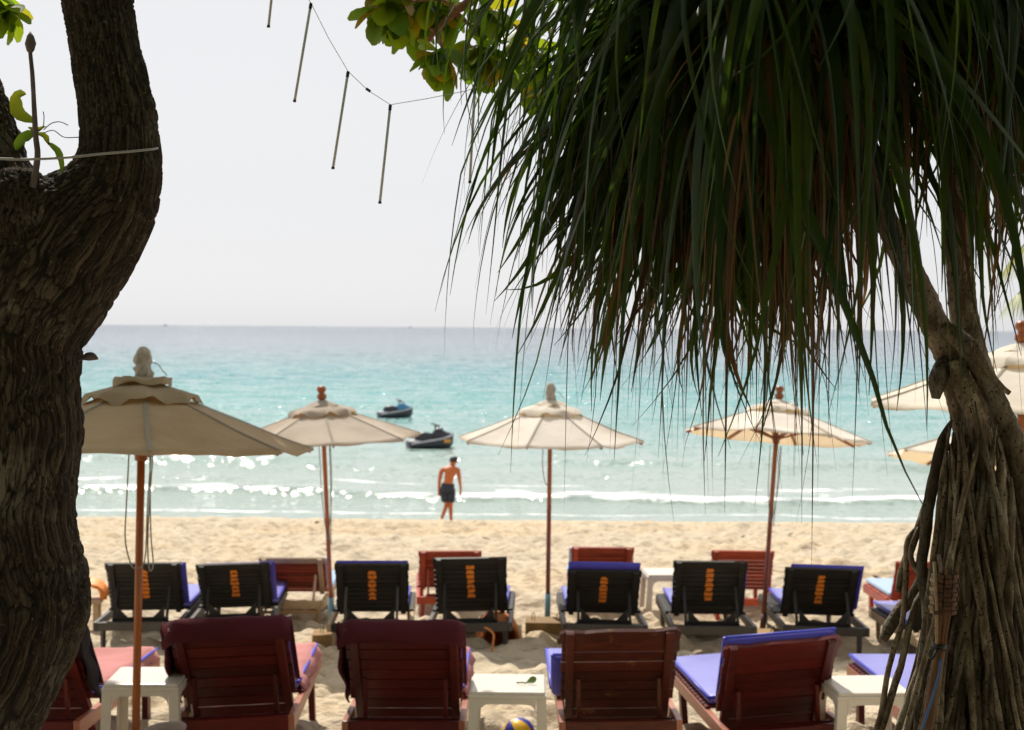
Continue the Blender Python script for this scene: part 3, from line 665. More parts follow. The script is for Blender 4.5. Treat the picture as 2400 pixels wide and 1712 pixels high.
    if letters:
        # orange lettering down the slats, one worn character to a slat
        n = 0
        for i in range(letters):
            k = n_slat - 1 - i
            if k < 0: break
            z = .004 + pitch * (k + .5); g = GLYPHS[rs.randrange(7)]; lwid = .074; lh = pitch * .80
            mb = MB(); P = [((x - .5) * lwid + rs.uniform(-.003, .003), (y - .5) * lh) for x, y in g]
            mb.prism(P, 0, .0012, Matrix.Translation((0, -.0105, z)) @ Matrix.Rotation(R(90), 4, 'X'))
            o = mb.build('letter', M['orange'], t); o.matrix_basis = bk
    return t, bk
def mattress(name, mat, bk, ang, up=0.0, seat=True, th=.055, wid=.64, shift=0.0, backL=.80, label='', cat='mattress', group=None, piping=True):
    """pad that lies on the seat and leans on the front of the back"""
    t = empty(name); tag(t, label, cat, group)
    def rounded(mb, L, M4, w2=wid):
        mb.box((0, 0, 0), (w2, L, th), bev=th * .42); n = len(mb.v)
        mb.v = [tuple(M4 @ Vector(p)) for p in mb.v]
    if seat:
        mb = MB(); Ls = L_ - PIV - .07; rounded(mb, Ls, Matrix.Translation((shift, PIV + .10 + Ls / 2, HS + .022 + th / 2))); mb.build('seat_pad', M[mat], t, True)
    mb = MB(); b0 = (LOW + .05) / math.sin(R(ang)); Lb = backL + up - .05 - b0
    Mb = bk @ Matrix.Translation((shift, .014 + th / 2, b0 + Lb / 2)) @ Matrix.Rotation(R(90), 4, 'X'); rounded(mb, Lb, Mb); mb.build('back_pad', M['vinyl_shaded' if mat == 'vinyl' else mat], t, True)
    if piping:
        mb = MB()
        def loop(L, M4):
            P = [(-wid / 2, -L / 2), (wid / 2, -L / 2), (wid / 2, L / 2), (-wid / 2, L / 2), (-wid / 2, -L / 2)]
            for zz in (th * .30,):
                mb.tube([M4 @ Vector((x, y, zz)) for x, y in P], .011, 6)
        if seat: loop(Ls - .012, Matrix.Translation((shift, PIV + .10 + Ls / 2, HS + .022 + th / 2)))
        loop(Lb - .012, Mb @ Matrix.Rotation(R(180), 4, 'X'))
        mb.build('piping', M['piping'], t, True)
    return t
def towel(bk, backL, mat, label, group, seed, overhang=.055, flare=-1, seat=True, matseat='towel_sunlit'):
    """towel that covers the pad and is folded back over the top of the back"""
    rs = random.Random(seed); P = []; n = 15; w2 = .70
    prof = [(.095, .30), (.095, .6), (.09, backL - .08), (.075, backL - .01), (.04, backL + .022), (-.005, backL + .022), (-.040, backL - .002), (-.046, backL - overhang)]
    prof = spline(prof, 22)
    for (yy, zz) in prof:
        row = []
        fall = max(0, (yy < 0.05) * 1.0)
        for i in range(n):
            u = i / (n - 1) * 2 - 1; e = max(0, abs(u) - .86) / .14
            wob = mnoise.noise(Vector((u * 3 + seed, zz * 6, seed))) * .010
            z2 = zz; y2 = yy + wob; x2 = u * w2 / 2
            if yy < -.02: z2 = zz + mnoise.noise(Vector((u * 2.2, seed * 3.1, 0))) * .016
            if u * flare > .84:
                x2 += flare * .025 * e; z2 -= .10 * e * max(0, 1 - abs(yy) * 9); 
            elif u * flare < -.84: z2 -= .035 * e
            row.append(bk @ Vector((x2, y2, z2)))
        P.append(row)
    t = empty('towel'); tag(t, label, 'towel', group)
    mb = MB(); mb.grid(P)
    o = mb.build('back_cover', M[mat], t, True); md = o.modifiers.new('thick', 'SOLIDIFY'); md.thickness = .012; md.offset = 0
    # the side that hangs down along the back
    mb = MB(); Q = []
    for k in range(14):
        z = backL * (.97 - k / 13 * .72); row = []
        for i in range(5):
            u = i / 4; row.append(bk @ Vector((flare * (.352 + .012 * math.sin(k * .9 + i) + .020 * (1 - k / 13)), .085 - u * (.10 + .05 * math.sin(k * .28 + .4)), z - .03 * u)))
        Q.append(row)
    mb.grid(Q); o = mb.build('side_flap', M[mat], t, True); md = o.modifiers.new('thick', 'SOLIDIFY'); md.thickness = .010; md.offset = 0
    if seat:
        mb = MB(); Q = []
        for k in range(20):
            y = PIV + .12 + k / 19 * (L_ - PIV - .16); row = []
            for i in range(15):
                u = i / 14 * 2 - 1; e = max(0, abs(u) - .88) / .12
                row.append(Vector((u * .355 + .01 * math.sin(k * .7), y, HS + .086 - .09 * e + mnoise.noise(Vector((u * 2.5, y * 4, seed))) * .012)))
            Q.append(row)
        mb.grid(Q); o = mb.build('seat_cover', M[matseat], t, True); md = o.modifiers.new('thick', 'SOLIDIFY'); md.thickness = .012; md.offset = 0
    return t
def settle(objs, X, Y, yaw=0, roll=0, dz=0):
    for o in objs:
        o.location = (X, Y, zg(Y + .9) + dz); o.rotation_euler = (R(-2.4), R(roll), R(yaw))
NEAR = 'maroon wooden loungers of the nearest row'; MID = 'black slatted loungers of the second row'; FAR = 'red wooden loungers of the third row'
GT = 'maroon towels over the nearest loungers'; GM = 'blue beach mattresses'
def cxat(px, D): return (px - 1200) / F * D
# nearest row
def near(px, D, style, label, yaw=0, roll=0, ang=51, pad=None, twl=None, dz=0, top='plain', shift=0, up=0):
    t, bk = make_lounger(style, ang, .86, 9, top, 0, 'block', seed=int(px)); tag(t, label, 'lounger', NEAR)
    y0 = D; ob = [t]
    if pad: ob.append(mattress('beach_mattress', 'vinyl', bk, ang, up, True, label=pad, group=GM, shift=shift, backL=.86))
    if twl: ob.append(towel(bk, .86, twl[0], twl[1], GT, int(px) % 17, flare=twl[2]))
    settle(ob, cxat(px, D), y0, yaw, roll, dz)
near(40, 8.0, 'maroon', 'maroon lounger half hidden behind the big left tree trunk', roll=-1, dz=-.03, pad='blue mattress under a towel coloured sunlit pink beside the big tree trunk', twl=('towel_dark', 'black towel with a seat end coloured sunlit pink on the lounger behind the left tree', 1))
near(553, 8.0, 'maroon', 'maroon lounger with a towel folded over its top, beside the leftmost white stool', roll=-2.6, yaw=3, pad='blue mattress under the towel of the lounger right of the nearest umbrella pole', twl=('towel', 'maroon towel with a flared corner draped over the lounger right of the umbrella pole', -1), dz=.0)
near(950, 8.0, 'maroon', 'maroon towel-topped lounger left of the white stool with the leaf', roll=-.3, pad='blue mattress under the towel left of the stool with the leaf', twl=('towel', 'maroon towel draped over the lounger left of the stool with the leaf', -1), dz=-.01)
near(1468, 8.0, 'brown', 'bare brown-red lounger with a wavy top board, right of the stool with the leaf', roll=-1.2, pad='blue mattress on the bare brown-red lounger, its left edge showing', top='wavy', shift=-.06, dz=-.0, up=-.22)
near(1868, 8.05, 'maroon', 'maroon lounger with a thick blue mattress showing above its wavy top board', roll=-4.2, yaw=4, pad='thick blue mattress sticking up over the tilted maroon lounger', top='wavy', up=.055, ang=49, dz=-.04, shift=.0)
near(2325, 8.0, 'maroon', 'red-brown lounger mostly hidden behind the aerial roots', pad='blue mattress with one corner showing left of the aerial roots', dz=-.03)
shape(.76, 1.85, .315, .60, .0)
# second row
def mid(px, D, label, yaw=0, roll=0, ang=57, pad=None, up=.0, dz=0, letters=7, style='black', shift=0, backL=.575, group=MID, seat=True, piping=True):
    t, bk = make_lounger(style, ang, backL, 10, 'plain', letters, 'slim', seed=int(px)); tag(t, label, 'lounger', group)
    ob = [t]
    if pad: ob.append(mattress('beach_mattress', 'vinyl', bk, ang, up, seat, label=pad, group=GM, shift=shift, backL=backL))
    settle(ob, cxat(px, D), D - .25, yaw, roll, dz)
mid(337, 12.75, 'leftmost black lounger with orange lettering, crossed by the nearest umbrella pole', yaw=5, pad='blue mattress on the leftmost black lounger, edge showing on its right', shift=.05, ang=56, dz=.0)
mid(556, 13.0, 'low black lounger with orange lettering above the maroon towel', yaw=5, roll=-1.5, ang=52, pad='blue mattress of the low black lounger, foot end showing right', shift=.05)
mid(876, 12.75, 'black lettered lounger with blue piping along its top, right of the second umbrella pole', yaw=3, pad='blue mattress just topping the black lounger right of the second pole', up=.035, style='pale')
mid(1107, 12.75, 'tall black lettered lounger standing over the terracotta pot', yaw=-1, roll=-1.5, ang=62, pad='blue mattress behind the tall black lounger', backL=.60, dz=.01)
mid(1420, 12.8, 'black lettered lounger topped by a thick blue pad, right of the third umbrella pole', roll=.6, ang=50, pad='thick blue mattress showing above the black lounger right of the third pole', up=.09)
mid(1672, 12.75, 'tall black lettered lounger left of the fourth umbrella pole', yaw=-1.5, ang=61, pad='blue mattress behind the tall black lounger left of the fourth pole', shift=.02, backL=.60)
mid(1930, 12.75, 'black lettered lounger nearest the aerial roots', yaw=-3, roll=1.0, ang=55, pad='blue mattress sticking out right of the black lounger nearest the roots', up=.04, shift=.055)
mid(2262, 12.0, 'black lounger with a blue mattress behind the aerial roots', ang=58, letters=0, style='pale', pad='blue mattress of the lounger hidden by the aerial roots, left corner showing', dz=-.02)
shape(.71, 1.80, .27, .60, .0)
# third row
def far_(px, D, style, label, yaw=0, roll=0, ang=57, dz=0, padmat=None, pad=None, backL=.51, shift=0, up=0):
    t, bk = make_lounger(style, ang, backL, 9, 'plain', 0, 'slim' if style == 'teak' else 'block', seed=int(px)); tag(t, label, 'lounger', FAR)
    ob = [t]
    if pad: ob.append(mattress('beach_mattress', padmat, bk, ang, up, True, label=pad, group=GM, shift=shift, backL=backL, piping=padmat == 'vinyl'))
    settle(ob, cxat(px, D), D - .25, yaw, roll, dz)
far_(686, 14.4, 'teak', 'orange-red lounger on thin pale braced legs, left of the second umbrella pole', yaw=2, ang=50, padmat='vinyl_pale', pad='pale blue pad on the orange-red lounger with pale legs', shift=.06, dz=.02)
far_(1062, 15.0, 'brick', 'bright red lounger behind the black lounger over the pot', yaw=4, padmat='vinyl_pale', pad='pale pad lying on the bright red lounger', dz=.01)
far_(1417, 15.05, 'red', 'orange-red lounger just right of the third umbrella pole', yaw=-1, padmat='vinyl_pale', pad='pale blue pad topping the orange-red lounger right of the third pole', ang=60, up=.015, shift=-.04, dz=.04)
far_(1747, 15.1, 'brick', 'dull red lounger crossed by the fourth umbrella pole', yaw=-3, ang=62, dz=.0)
far_(2190, 14.2, 'brick', 'red lounger standing alone beside the left edge of the aerial roots', yaw=-2, padmat='vinyl_pale', pad='pale blue pad on the red lounger beside the aerial roots')

# ------------------------------------------------------------------ white plastic stools
def stool(px, D, label, yaw=0, Hh=.605, wd=.445, dz=0):
    t = empty('plastic_stool', (cxat(px, D), D, zg(D) + dz), (0, 0, R(yaw))); tag(t, label, 'stool', 'white plastic stools')
    mb = MB(); mb.box((0, 0, Hh - .012), (wd - .03, wd - .03, .024), bev=.011); mb.box((0, 0, Hh - .030), (wd - .012, wd - .012, .02), bev=.006); mb.build('seat', M['plastic'], t, False)
    ap = .034; rr = .055; lw = .055; sp_ = .02
    hT = Hh - .035
    for k in range(4):
        # an L of two flaps, splayed outwards at the foot
        mb = MB(); V = []
        for z, sp in ((0, sp_), (hT, 0)):
            o_ = (wd - .02) / 2 + sp
            for x, y in ((-o_, -o_), (-o_ + lw, -o_), (-o_ + lw, -o_ + .008), (-o_ + .008, -o_ + .008), (-o_ + .008, -o_ + lw), (-o_, -o_ + lw)): V.append(Vector((x, y, z)))
        Mx = Matrix.Rotation(R(90 * k), 3, 'Z')
        mb.add([Mx @ p for p in V], [(5, 4, 3, 2, 1, 0), tuple(range(6, 12))] + [(i, (i + 1) % 6, 6 + (i + 1) % 6, 6 + i) for i in range(6)]); mb.build('leg', M['plastic'], t)
        a_ = (wd - .02) / 2 - lw - .001; P = [(-a_, hT), (-a_, hT - ap - rr)]
        for q in range(1, 7): th_ = q / 6 * math.pi / 2; P.append((-a_ + rr * (1 - math.cos(th_)), hT - ap - rr + rr * math.sin(th_)))
        P += [(-x, y) for x, y in reversed(P)]
        mb = MB(); mb.prism(P, -.003, .004, Mx.to_4x4() @ Matrix.Translation((0, -(wd - .02) / 2 + .003, 0)) @ Matrix.Rotation(R(90), 4, 'X')); mb.build('apron', M['plastic'], t)
    return t
stool(348, 8.15, 'white plastic stool behind the nearest umbrella pole at lower left', yaw=2)
stool(1197, 8.0, 'white plastic stool with a green leaf on top, a ball underneath', yaw=-1)
stool(2036, 8.15, 'white plastic stool between the tilted maroon lounger and the aerial roots', yaw=3, dz=-.02)
stool(1563, 15.0, 'white plastic stool out on the sand left of the tall black lounger', yaw=4, dz=.05, Hh=.42)
lf = empty('fallen_leaf', (cxat(1237, 7.95), 7.95, zg(8.0) + .609)); tag(lf, 'small curled green leaf lying on the white stool', 'leaf')
mb = MB(); mb.grid(place(obovate(.06, .045, -.3), (0.005, 0, .006), (.8, .3, .15), .5), .3); mb.build('blade', M['almond_green'], lf, True)
mb = MB(); mb.tube([(0.005, 0, .006), (-.02, .004, .008), (-.05, .01, .005)], .004, 6); mb.build('stalk', M['almond_green'], lf, True)
# volleyball
bp = Vector((cxat(1222, 8.95), 8.95, zg(8.95) + .10))
ball = empty('volleyball', bp); tag(ball, 'yellow and blue volleyball lying under the white stool', 'ball')
for k in range(6):
    mb = MB(); G = []
    for i in range(9):
        lo = -90 + i * 22.5; row = []
        for j in range(4):
            la = k * 60 + j * 20
            row.append(Vector((math.sin(R(lo)), math.cos(R(lo)) * math.cos(R(la)), math.cos(R(lo)) * math.sin(R(la)))) * (.105 + .002 * math.sin(math.pi * j / 3)))
        G.append([Matrix.Rotation(R(62), 3, 'Y') @ p for p in row])
    mb.grid(G); mb.build('panel', M['yellow' if k % 2 == 0 else 'ballblue'], ball, True)

# ------------------------------------------------------------------ umbrellas
def umbrella(base, top, Rr, edge, label, rot=17, mat='canvas', finial='ball', cap='flat', pole='polered', low=None, pr=.021, cord=True, vent=True, tiltcap=0, group='cream beach umbrellas', sag=.020, cords=None):
    """base, top: foot and tip of the pole; edge: height of the rim along the pole"""
    base = Vector(base); top = Vector(top); ax = (top - base); Ht = ax.length; ax.normalize()
    x = Vector((1, 0, 0)); x = (x - ax * ax.dot(x)).normalized(); y = ax.cross(x)
    Mx = Matrix((x, y, ax)).transposed().to_4x4(); Mx.translation = base
    t = empty('beach_umbrella', mat=Mx); tag(t, label, 'umbrella', group)
    fl = .16 if finial == 'wrap' else .13
    apex = Ht - fl
    h = apex - edge - .03
    def prof(u): return edge + h * (1 - u) ** 1.06
    mb = MB()
    if low:
        mb.tube([(0, 0, low[0]), (0, 0, apex)], pr, 12); mb.build('pole', M[pole], t, True)
        mb = MB(); mb.tube([(0, 0, -.05), (0, 0, low[0])], pr * 1.25, 12); mb.build('pole_foot', M[low[1]], t, True)
    else: mb.tube([(0, 0, -.1), (0, 0, apex)], pr, 12); mb.build('pole', M[pole], t, True)
    ns = 6; nr = 12; sd = rng.random() * 20
    def ring(u, off, extra=0, flut=0, ph=0):
        row = []
        for k in range(8 * ns):
            a = R(rot) + k * 2 * math.pi / (8 * ns); f = (k % ns) / ns; b = math.sin(math.pi * f)
            ch = math.cos(math.pi / 8) / math.cos((f - .5) * math.pi / 4)
            r_ = Rr * u * (ch * (1 - .045 * b * u)); z = prof(u) + off - sag * b * u ** 1.3 * (1 if u < .98 else .7)
            wv = mnoise.noise(Vector((math.cos(a) * 3 + sd, math.sin(a) * 3, u * 2.5))) * .014 * u + .0055 * math.sin(f * 19 + sd + k // ns) * u * u * (.4 + mnoise.noise(Vector((k // ns * 3.1 + sd, u * 1.5, 0)))) + .010 * b * mnoise.noise(Vector((k * .35 + sd, u * 3.5, 4.2)))
            z += wv + (flut * math.sin(a * 23 + ph) if flut else 0) + extra * (1 - b * .0)
            row.append(Vector((r_ * math.cos(a), r_ * math.sin(a), z)))
        row.append(row[0].copy()); return row
    G = [ring(.08 + .92 * i / nr, 0) for i in range(nr + 1)]
    last = ring(1.0, 0); drop = []
    for k, p in enumerate(last): drop.append(Vector((p.x * 1.004, p.y * 1.004, p.z - .016 - .007 * math.sin(k * 1.3 + sd))))
    def panels(rows, name):
        mb = MB()
        for k in range(8): mb.grid([r_[k * ns:(k + 1) * ns + 1] for r_ in rows])
        mb.build(name, M[mat], t, True)
    panels(G + [drop], 'canopy')
    for k in range(8):       # sewn seam along each rib
        mb = MB(); rowp = []
        for i, g_ in enumerate(G[3:]):
            p = g_[k * ns]; a = R(rot) + k * math.pi / 4; s_ = Vector((-math.sin(a), math.cos(a), 0)) * .011
            rowp.append([p - s_ + Vector((0, 0, .0015)), p + Vector((0, 0, .007)), p + s_ + Vector((0, 0, .0015))])
        mb.grid(rowp); mb.build('seam', M['seam'], t, True)
    if vent:
        V = [ring(.05 + .27 * i / 5, .020 + .030 * i / 5) for i in range(6)]
        sk = [Vector((p.x * 1.10, p.y * 1.10, p.z - .036 + .020 * math.sin(k * 2 * math.pi / ns * .75 + sd) + .012 * math.sin(k * 1.9))) for k, p in enumerate(V[-1])]
        panels(V + [sk], 'vent_canopy')
    # top collar
    mb = MB(); cr = .17 * Rr; C = []
    for i in range(4):
        row = []
        for k in range(33):
            a = k * 2 * math.pi / 32; u = i / 3
            flare = (.022 * u * u * (1 if cap == 'up' else -.3)) + .014 * u * math.sin(a * 5 + sd)
            r_ = .03 + (cr - .03) * u * (1 + .10 * math.sin(a * 4 + sd) * u)
            row.append(Vector((r_ * math.cos(a), r_ * math.sin(a), apex - .004 - .050 * u * (0.75 if cap == 'up' else 1) + flare)))
        row[-1] = row[0].copy(); C.append(row)
    if cap == 'up':
        C.append([Vector((p.x * 1.0, p.y * 1.0, p.z - .030 - .010 * math.sin(k * .7))) for k, p in enumerate(C[-1])])
    mb.grid(C); mb.build('collar', M[mat], t, True)
    mb = MB()
    if finial == 'ball':
        mb.lathe([(.0, apex - .01), (.030, apex), (.045, apex + .012), (.047, apex + .040), (.036, apex + .052), (.026, apex + .060), (.030, apex + .068), (.043, apex + .085), (.045, apex + .105), (.034, apex + .125), (.0, apex + .133)], 16); mb.build('finial', M['teak'], t, True)
    else:
        mb.lathe([(.0, apex - .04), (.044, apex - .02), (.047, apex + .015), (.043, apex + .04), (.037, apex + .055), (.042, apex + .075), (.044, apex + .10), (.036, apex + .135), (.018, apex + .155), (.0, apex + .16)], 28, wob=.55, seed=sd, fq=3.4); mb.build('finial', M['wrap'], t, True)
        mb = MB(); mb.tube(spline([(.055, 0, apex + .07), (.09, -.02, apex + .06), (.11, -.02, apex + .03), (.14, -.03, apex + .0)], 10), .003, 5); mb.build('tie', M['cord'], t, True)
    # ribs, struts and hubs
    zr = edge - .02
    for k in range(8):
        a = R(rot) + k * math.pi / 4; d = Vector((math.cos(a), math.sin(a), 0))
        mb = MB(); mb.bar(d * .04 + Vector((0, 0, prof(.04) - .035)), d * (Rr * .985) + Vector((0, 0, prof(.985) - .022)), .016, .022); rb = mb.build('rib', M['teak'], t)
        mb = MB(); mb.bar(d * .04 + Vector((0, 0, zr)), d * (Rr * .52) + Vector((0, 0, prof(.52) - .035)), .014, .018); mb.build('strut', M['teak'], rb)
    mb = MB(); mb.lathe([(pr + .002, zr - .055), (.034, zr - .05), (.036, zr - .02), (.055, zr - .005), (.056, zr + .02), (.03, zr + .03)], 16); mb.build('runner_hub', M['teak'], t, True)
    if cords:
        mb = MB()
        for pts in cords: mb.tube(spline(pts, 24), .0042, 6)
        mb.build('cord', M['cord'], t, True)
    return t
def ulen(b, p): return (Vector(p) - Vector(b)).length
CORDS_A = [[(-.07, .02, 1.95), (-.075, 0, 1.6), (-.07, -.03, 1.40), (-.03, -.05, 1.27), (.0, -.04, 1.25), (.04, -.03, 1.30), (.045, -.02, 1.6), (.06, .0, 1.95)], [(.07, 0, 1.95), (.055, -.02, 1.6), (.05, -.02, 1.38), (.065, -.03, 1.24), (.085, -.03, 1.27), (.07, -.03, 1.42), (.06, -.02, 1.6), (.045, 0, 1.95)]]
def cords_b(zz, ln, s=1): return [[(-.05 * s, .02, zz), (-.04 * s, 0, zz - ln * .6), (0, -.03, zz - ln), (.02 * s, -.03, zz - ln * .9), (.055 * s, 0, zz - ln * .5), (.06 * s, .01, zz)], [(.05 * s, .02, zz), (.045 * s, 0, zz - ln * .5), (.03 * s, -.03, zz - ln * 1.05)]]
D1 = 7.65; b1 = at(317, 1740, D1); b1.z = zg(D1); b1.x = cxat(315, D1); t1 = at(336, 812, D1 + .16)
umbrella(b1, t1, .945, ulen(b1, at(331, 1052, D1)), 'large shaded grey-tan umbrella on a red pole beside the left tree', 17, 'canvas_shaded', 'wrap', 'up', 'teak', None, .022, cords=CORDS_A)
D2 = 13.4; b2 = at(779, 1485, D2); t2 = at(753, 905, D2)
umbrella(b2, t2, .93, ulen(b2, at(757, 1027, D2)), 'greyish umbrella with an orange ball finial, partly behind the large shaded one', 13, 'canvas_grey', 'ball', 'flat', 'polered', (.34, 'bluepaint'), .021, cords=cords_b(1.85, .95))
D3 = 13.9; b3 = at(1283, 1470, D3); t3 = at(1291, 897, D3)
umbrella(b3, t3, .93, ulen(b3, at(1289, 1030, D3)), 'white umbrella with a cloth-wrapped tip in the middle of the beach', 30, 'canvas', 'wrap', 'flat', 'polered', (.33, 'bluepaint'), .022, cords=[[(-.06, 0, 1.9), (-.07, -.01, 1.6), (-.04, -.03, 1.42), (0, -.03, 1.40)]])
D4 = 13.75; b4 = at(1787, 1478, D4); t4 = at(1828, 905, D4 + .30)
umbrella(b4, t4, .93, ulen(b4, at(1820, 1022, D4 + .2)), 'white umbrella tipped seaward, showing its yellow underside and ribs, left of the roots', 22, 'canvas', 'ball', 'flat', 'polered', (.16, 'darkpaint'), .023, cords=cords_b(1.8, .75))
D5 = 12.9; b5 = at(2275, 1560, D5); b5.z = zg(D5); t5 = at(2330, 950, D5 + .32)
umbrella(b5, t5, .93, ulen(b5, at(2322, 1085, D5 + .2)), 'white umbrella behind the aerial roots, only its left tip clear', 20, 'canvas', 'ball', 'flat', 'polered')
D6 = 8.6; b6 = at(2383, 1712, D6); b6.z = zg(D6); t6 = at(2397, 752, D6)
umbrella(b6, t6, .955, ulen(b6, at(2392, 945, D6)), 'large cream umbrella cut off by the right edge of the picture', 8, 'canvas', 'ball', 'flat', 'polered', None, .024)
def ublock(px, D, wd, dp, ht, label, yaw=0, hoops=((-.12, .0), (.12, 0)), dz=0, mat='block'):
    t = empty('umbrella_base', (cxat(px, D), D, zg(D) + dz), (0, 0, R(yaw))); tag(t, label, 'umbrella base', 'wooden blocks holding the umbrella poles')
    mb = MB(); mb.box((0, 0, ht / 2 - .02), (wd, dp, ht + .04), bev=.008); mb.build('block', M[mat], t)
    for x, y in hoops:
        mb = MB(); mb.tube(spline([(x - .012, y, ht - .01), (x - .012, y, ht + .05), (x, y, ht + .066), (x + .012, y, ht + .05), (x + .012, y, ht - .01)], 12), .004, 6); mb.build('hoop', M['steel'], t, True)
ublock(790, 13.0, .42, .26, .11, 'wooden block with a metal loop at the foot of the second umbrella pole', 4, ((-.13, 0), (.13, .02)))
ublock(1284, 13.6, .385, .30, .15, 'big wooden block with two metal loops under the third umbrella pole', -2)
ublock(1800, 13.4, .42, .30, .10, 'low wooden block under the fourth umbrella pole', 6, ((.06, -.05), (.10, -.02)), -.02)
ublock(1015, 15.6, .11, .2, .13, 'small pale block on the sand beside the bright red lounger', 10, (), 0, 'palewood')

# ------------------------------------------------------------------ things lying about
t = empty('clay_pot', (cxat(1168, 13.15), 13.15, zg(13.15) + .1), (R(100), R(10), R(12))); tag(t, 'terracotta pot lying half buried under the tall black lounger', 'pot')
mb = MB(); mb.lathe([(.0, -.18), (.12, -.18), (.18, -.10), (.205, .02), (.19, .13), (.165, .17), (.18, .19), (.185, .21), (.165, .215), (.15, .18), (.17, .1), (.17, .0), (.1, -.13), (0, -.14)], 22); mb.build('body', M['terracotta'], t, True)
t = empty('bent_rod', (cxat(1145, 12.5), 12.5, zg(12.5) - .05)); tag(t, 'bent orange rod stuck in the sand in front of the terracotta pot', 'rod')
mb = MB(); mb.tube(spline([(-.045, .03, .20), (-.042, .03, .25), (-.03, .02, .285), (.02, .01, .27), (.062, 0, .225), (.058, 0, .16), (.045, 0, .06), (.04, 0, -.02)], 20), .010, 8); mb.build('shaft', M['rod'], t, True)
t = empty('bench', (cxat(190, 13.9), 13.9, zg(13.9)), (0, 0, R(8))); tag(t, 'low pale wooden bench peeking out behind the left tree', 'bench')
mb = MB(); mb.box((-.1, 0, .27), (.62, .34, .035), bev=.005); mb.build('seat', M['palewood'], t)
for x in (-.35, .15):
    for y in (-.12, .12): mb = MB(); mb.box((x, y, .125), (.04, .04, .27)); mb.build('leg', M['palewood'], t)
t = empty('folded_towel', (cxat(208, 13.9), 13.9, zg(13.9) + .29)); tag(t, 'orange folded towel heaped on the pale bench behind the left tree', 'towel')
mb = MB(); q = []
for i in range(9):
    a = i / 8 * math.pi; q.append([Vector((.17 * math.cos(a) + .03 * math.sin(j * 1.3), -.12 + j * .05, max(.0, .16 * math.sin(a) ** .7 * (1 + .15 * math.sin(j * 2 + i))))) for j in range(6)])
mb.grid(q); o = mb.build('cloth', M['orange'], t, True); md = o.modifiers.new('thick', 'SOLIDIFY'); md.thickness = .03
t = empty('log', at(395, 1722, 6.9), (0, R(-8), R(18))); tag(t, 'weathered log end poking up at the bottom edge left of the maroon lounger', 'log')
mb = MB(); mb.tube(spline([(-.62, .0, -.20), (-.3, 0, -.08), (-.06, 0, 0.0), (.035, 0, -.004), (.065, 0, -.02)], 16), np.interp(np.arange(16), [0, 12, 14, 15], [.06, .06, .052, .02]), 14, wob=.1); mb.tube([(-.5, 0, -.16), (-.5, .0, -.62)], .05, 8); mb.build('body', M['driftwood'], t, True)
for px, py, D, s, lab in [(1740, 1255, 27, .10, 'above the black lounger beside the fourth pole'), (1150, 1266, 26, .12, 'between the man and the bright red lounger'), (1845, 1245, 28, .11, 'far out right of the fourth umbrella pole'), (1870, 1280, 24, .13, 'beyond the roots-side black lounger'),
        (2085, 1330, 18.5, .16, 'close to the left edge of the aerial roots'), (1955, 1325, 19, .11, 'right beyond the rightmost black lounger back'), (430, 1345, 16.5, .09, 'between the two leftmost black loungers'), (1690, 1568, 12.0, .08, 'in front of the tall black lounger by the fourth pole'),
        (1520, 1238, 28.8, .14, 'at the edge of the beach above the plain white stool'), (740, 1228, 30, .12, 'at the top of the beach left of the second umbrella pole'), (1105, 1215, 30.4, .10, 'at the water edge right of the walking man'), (1310, 1515, 12.9, .07, 'in front of the big wooden umbrella block')]:
    p = at(px, py, D); t = empty('dead_leaf', (p.x, D, zg(D) + .02), (rng.uniform(-.3, .3), rng.uniform(-.3, .3), rng.uniform(0, 6)))
    tag(t, 'dead leaf ' + lab, 'leaf', 'dead leaves scattered on the sand')
    mb = MB(); mb.grid(obovate(s * 1.4, s * .8, -.35), .5); mb.build('blade', M['pandan_dry'], t, True)
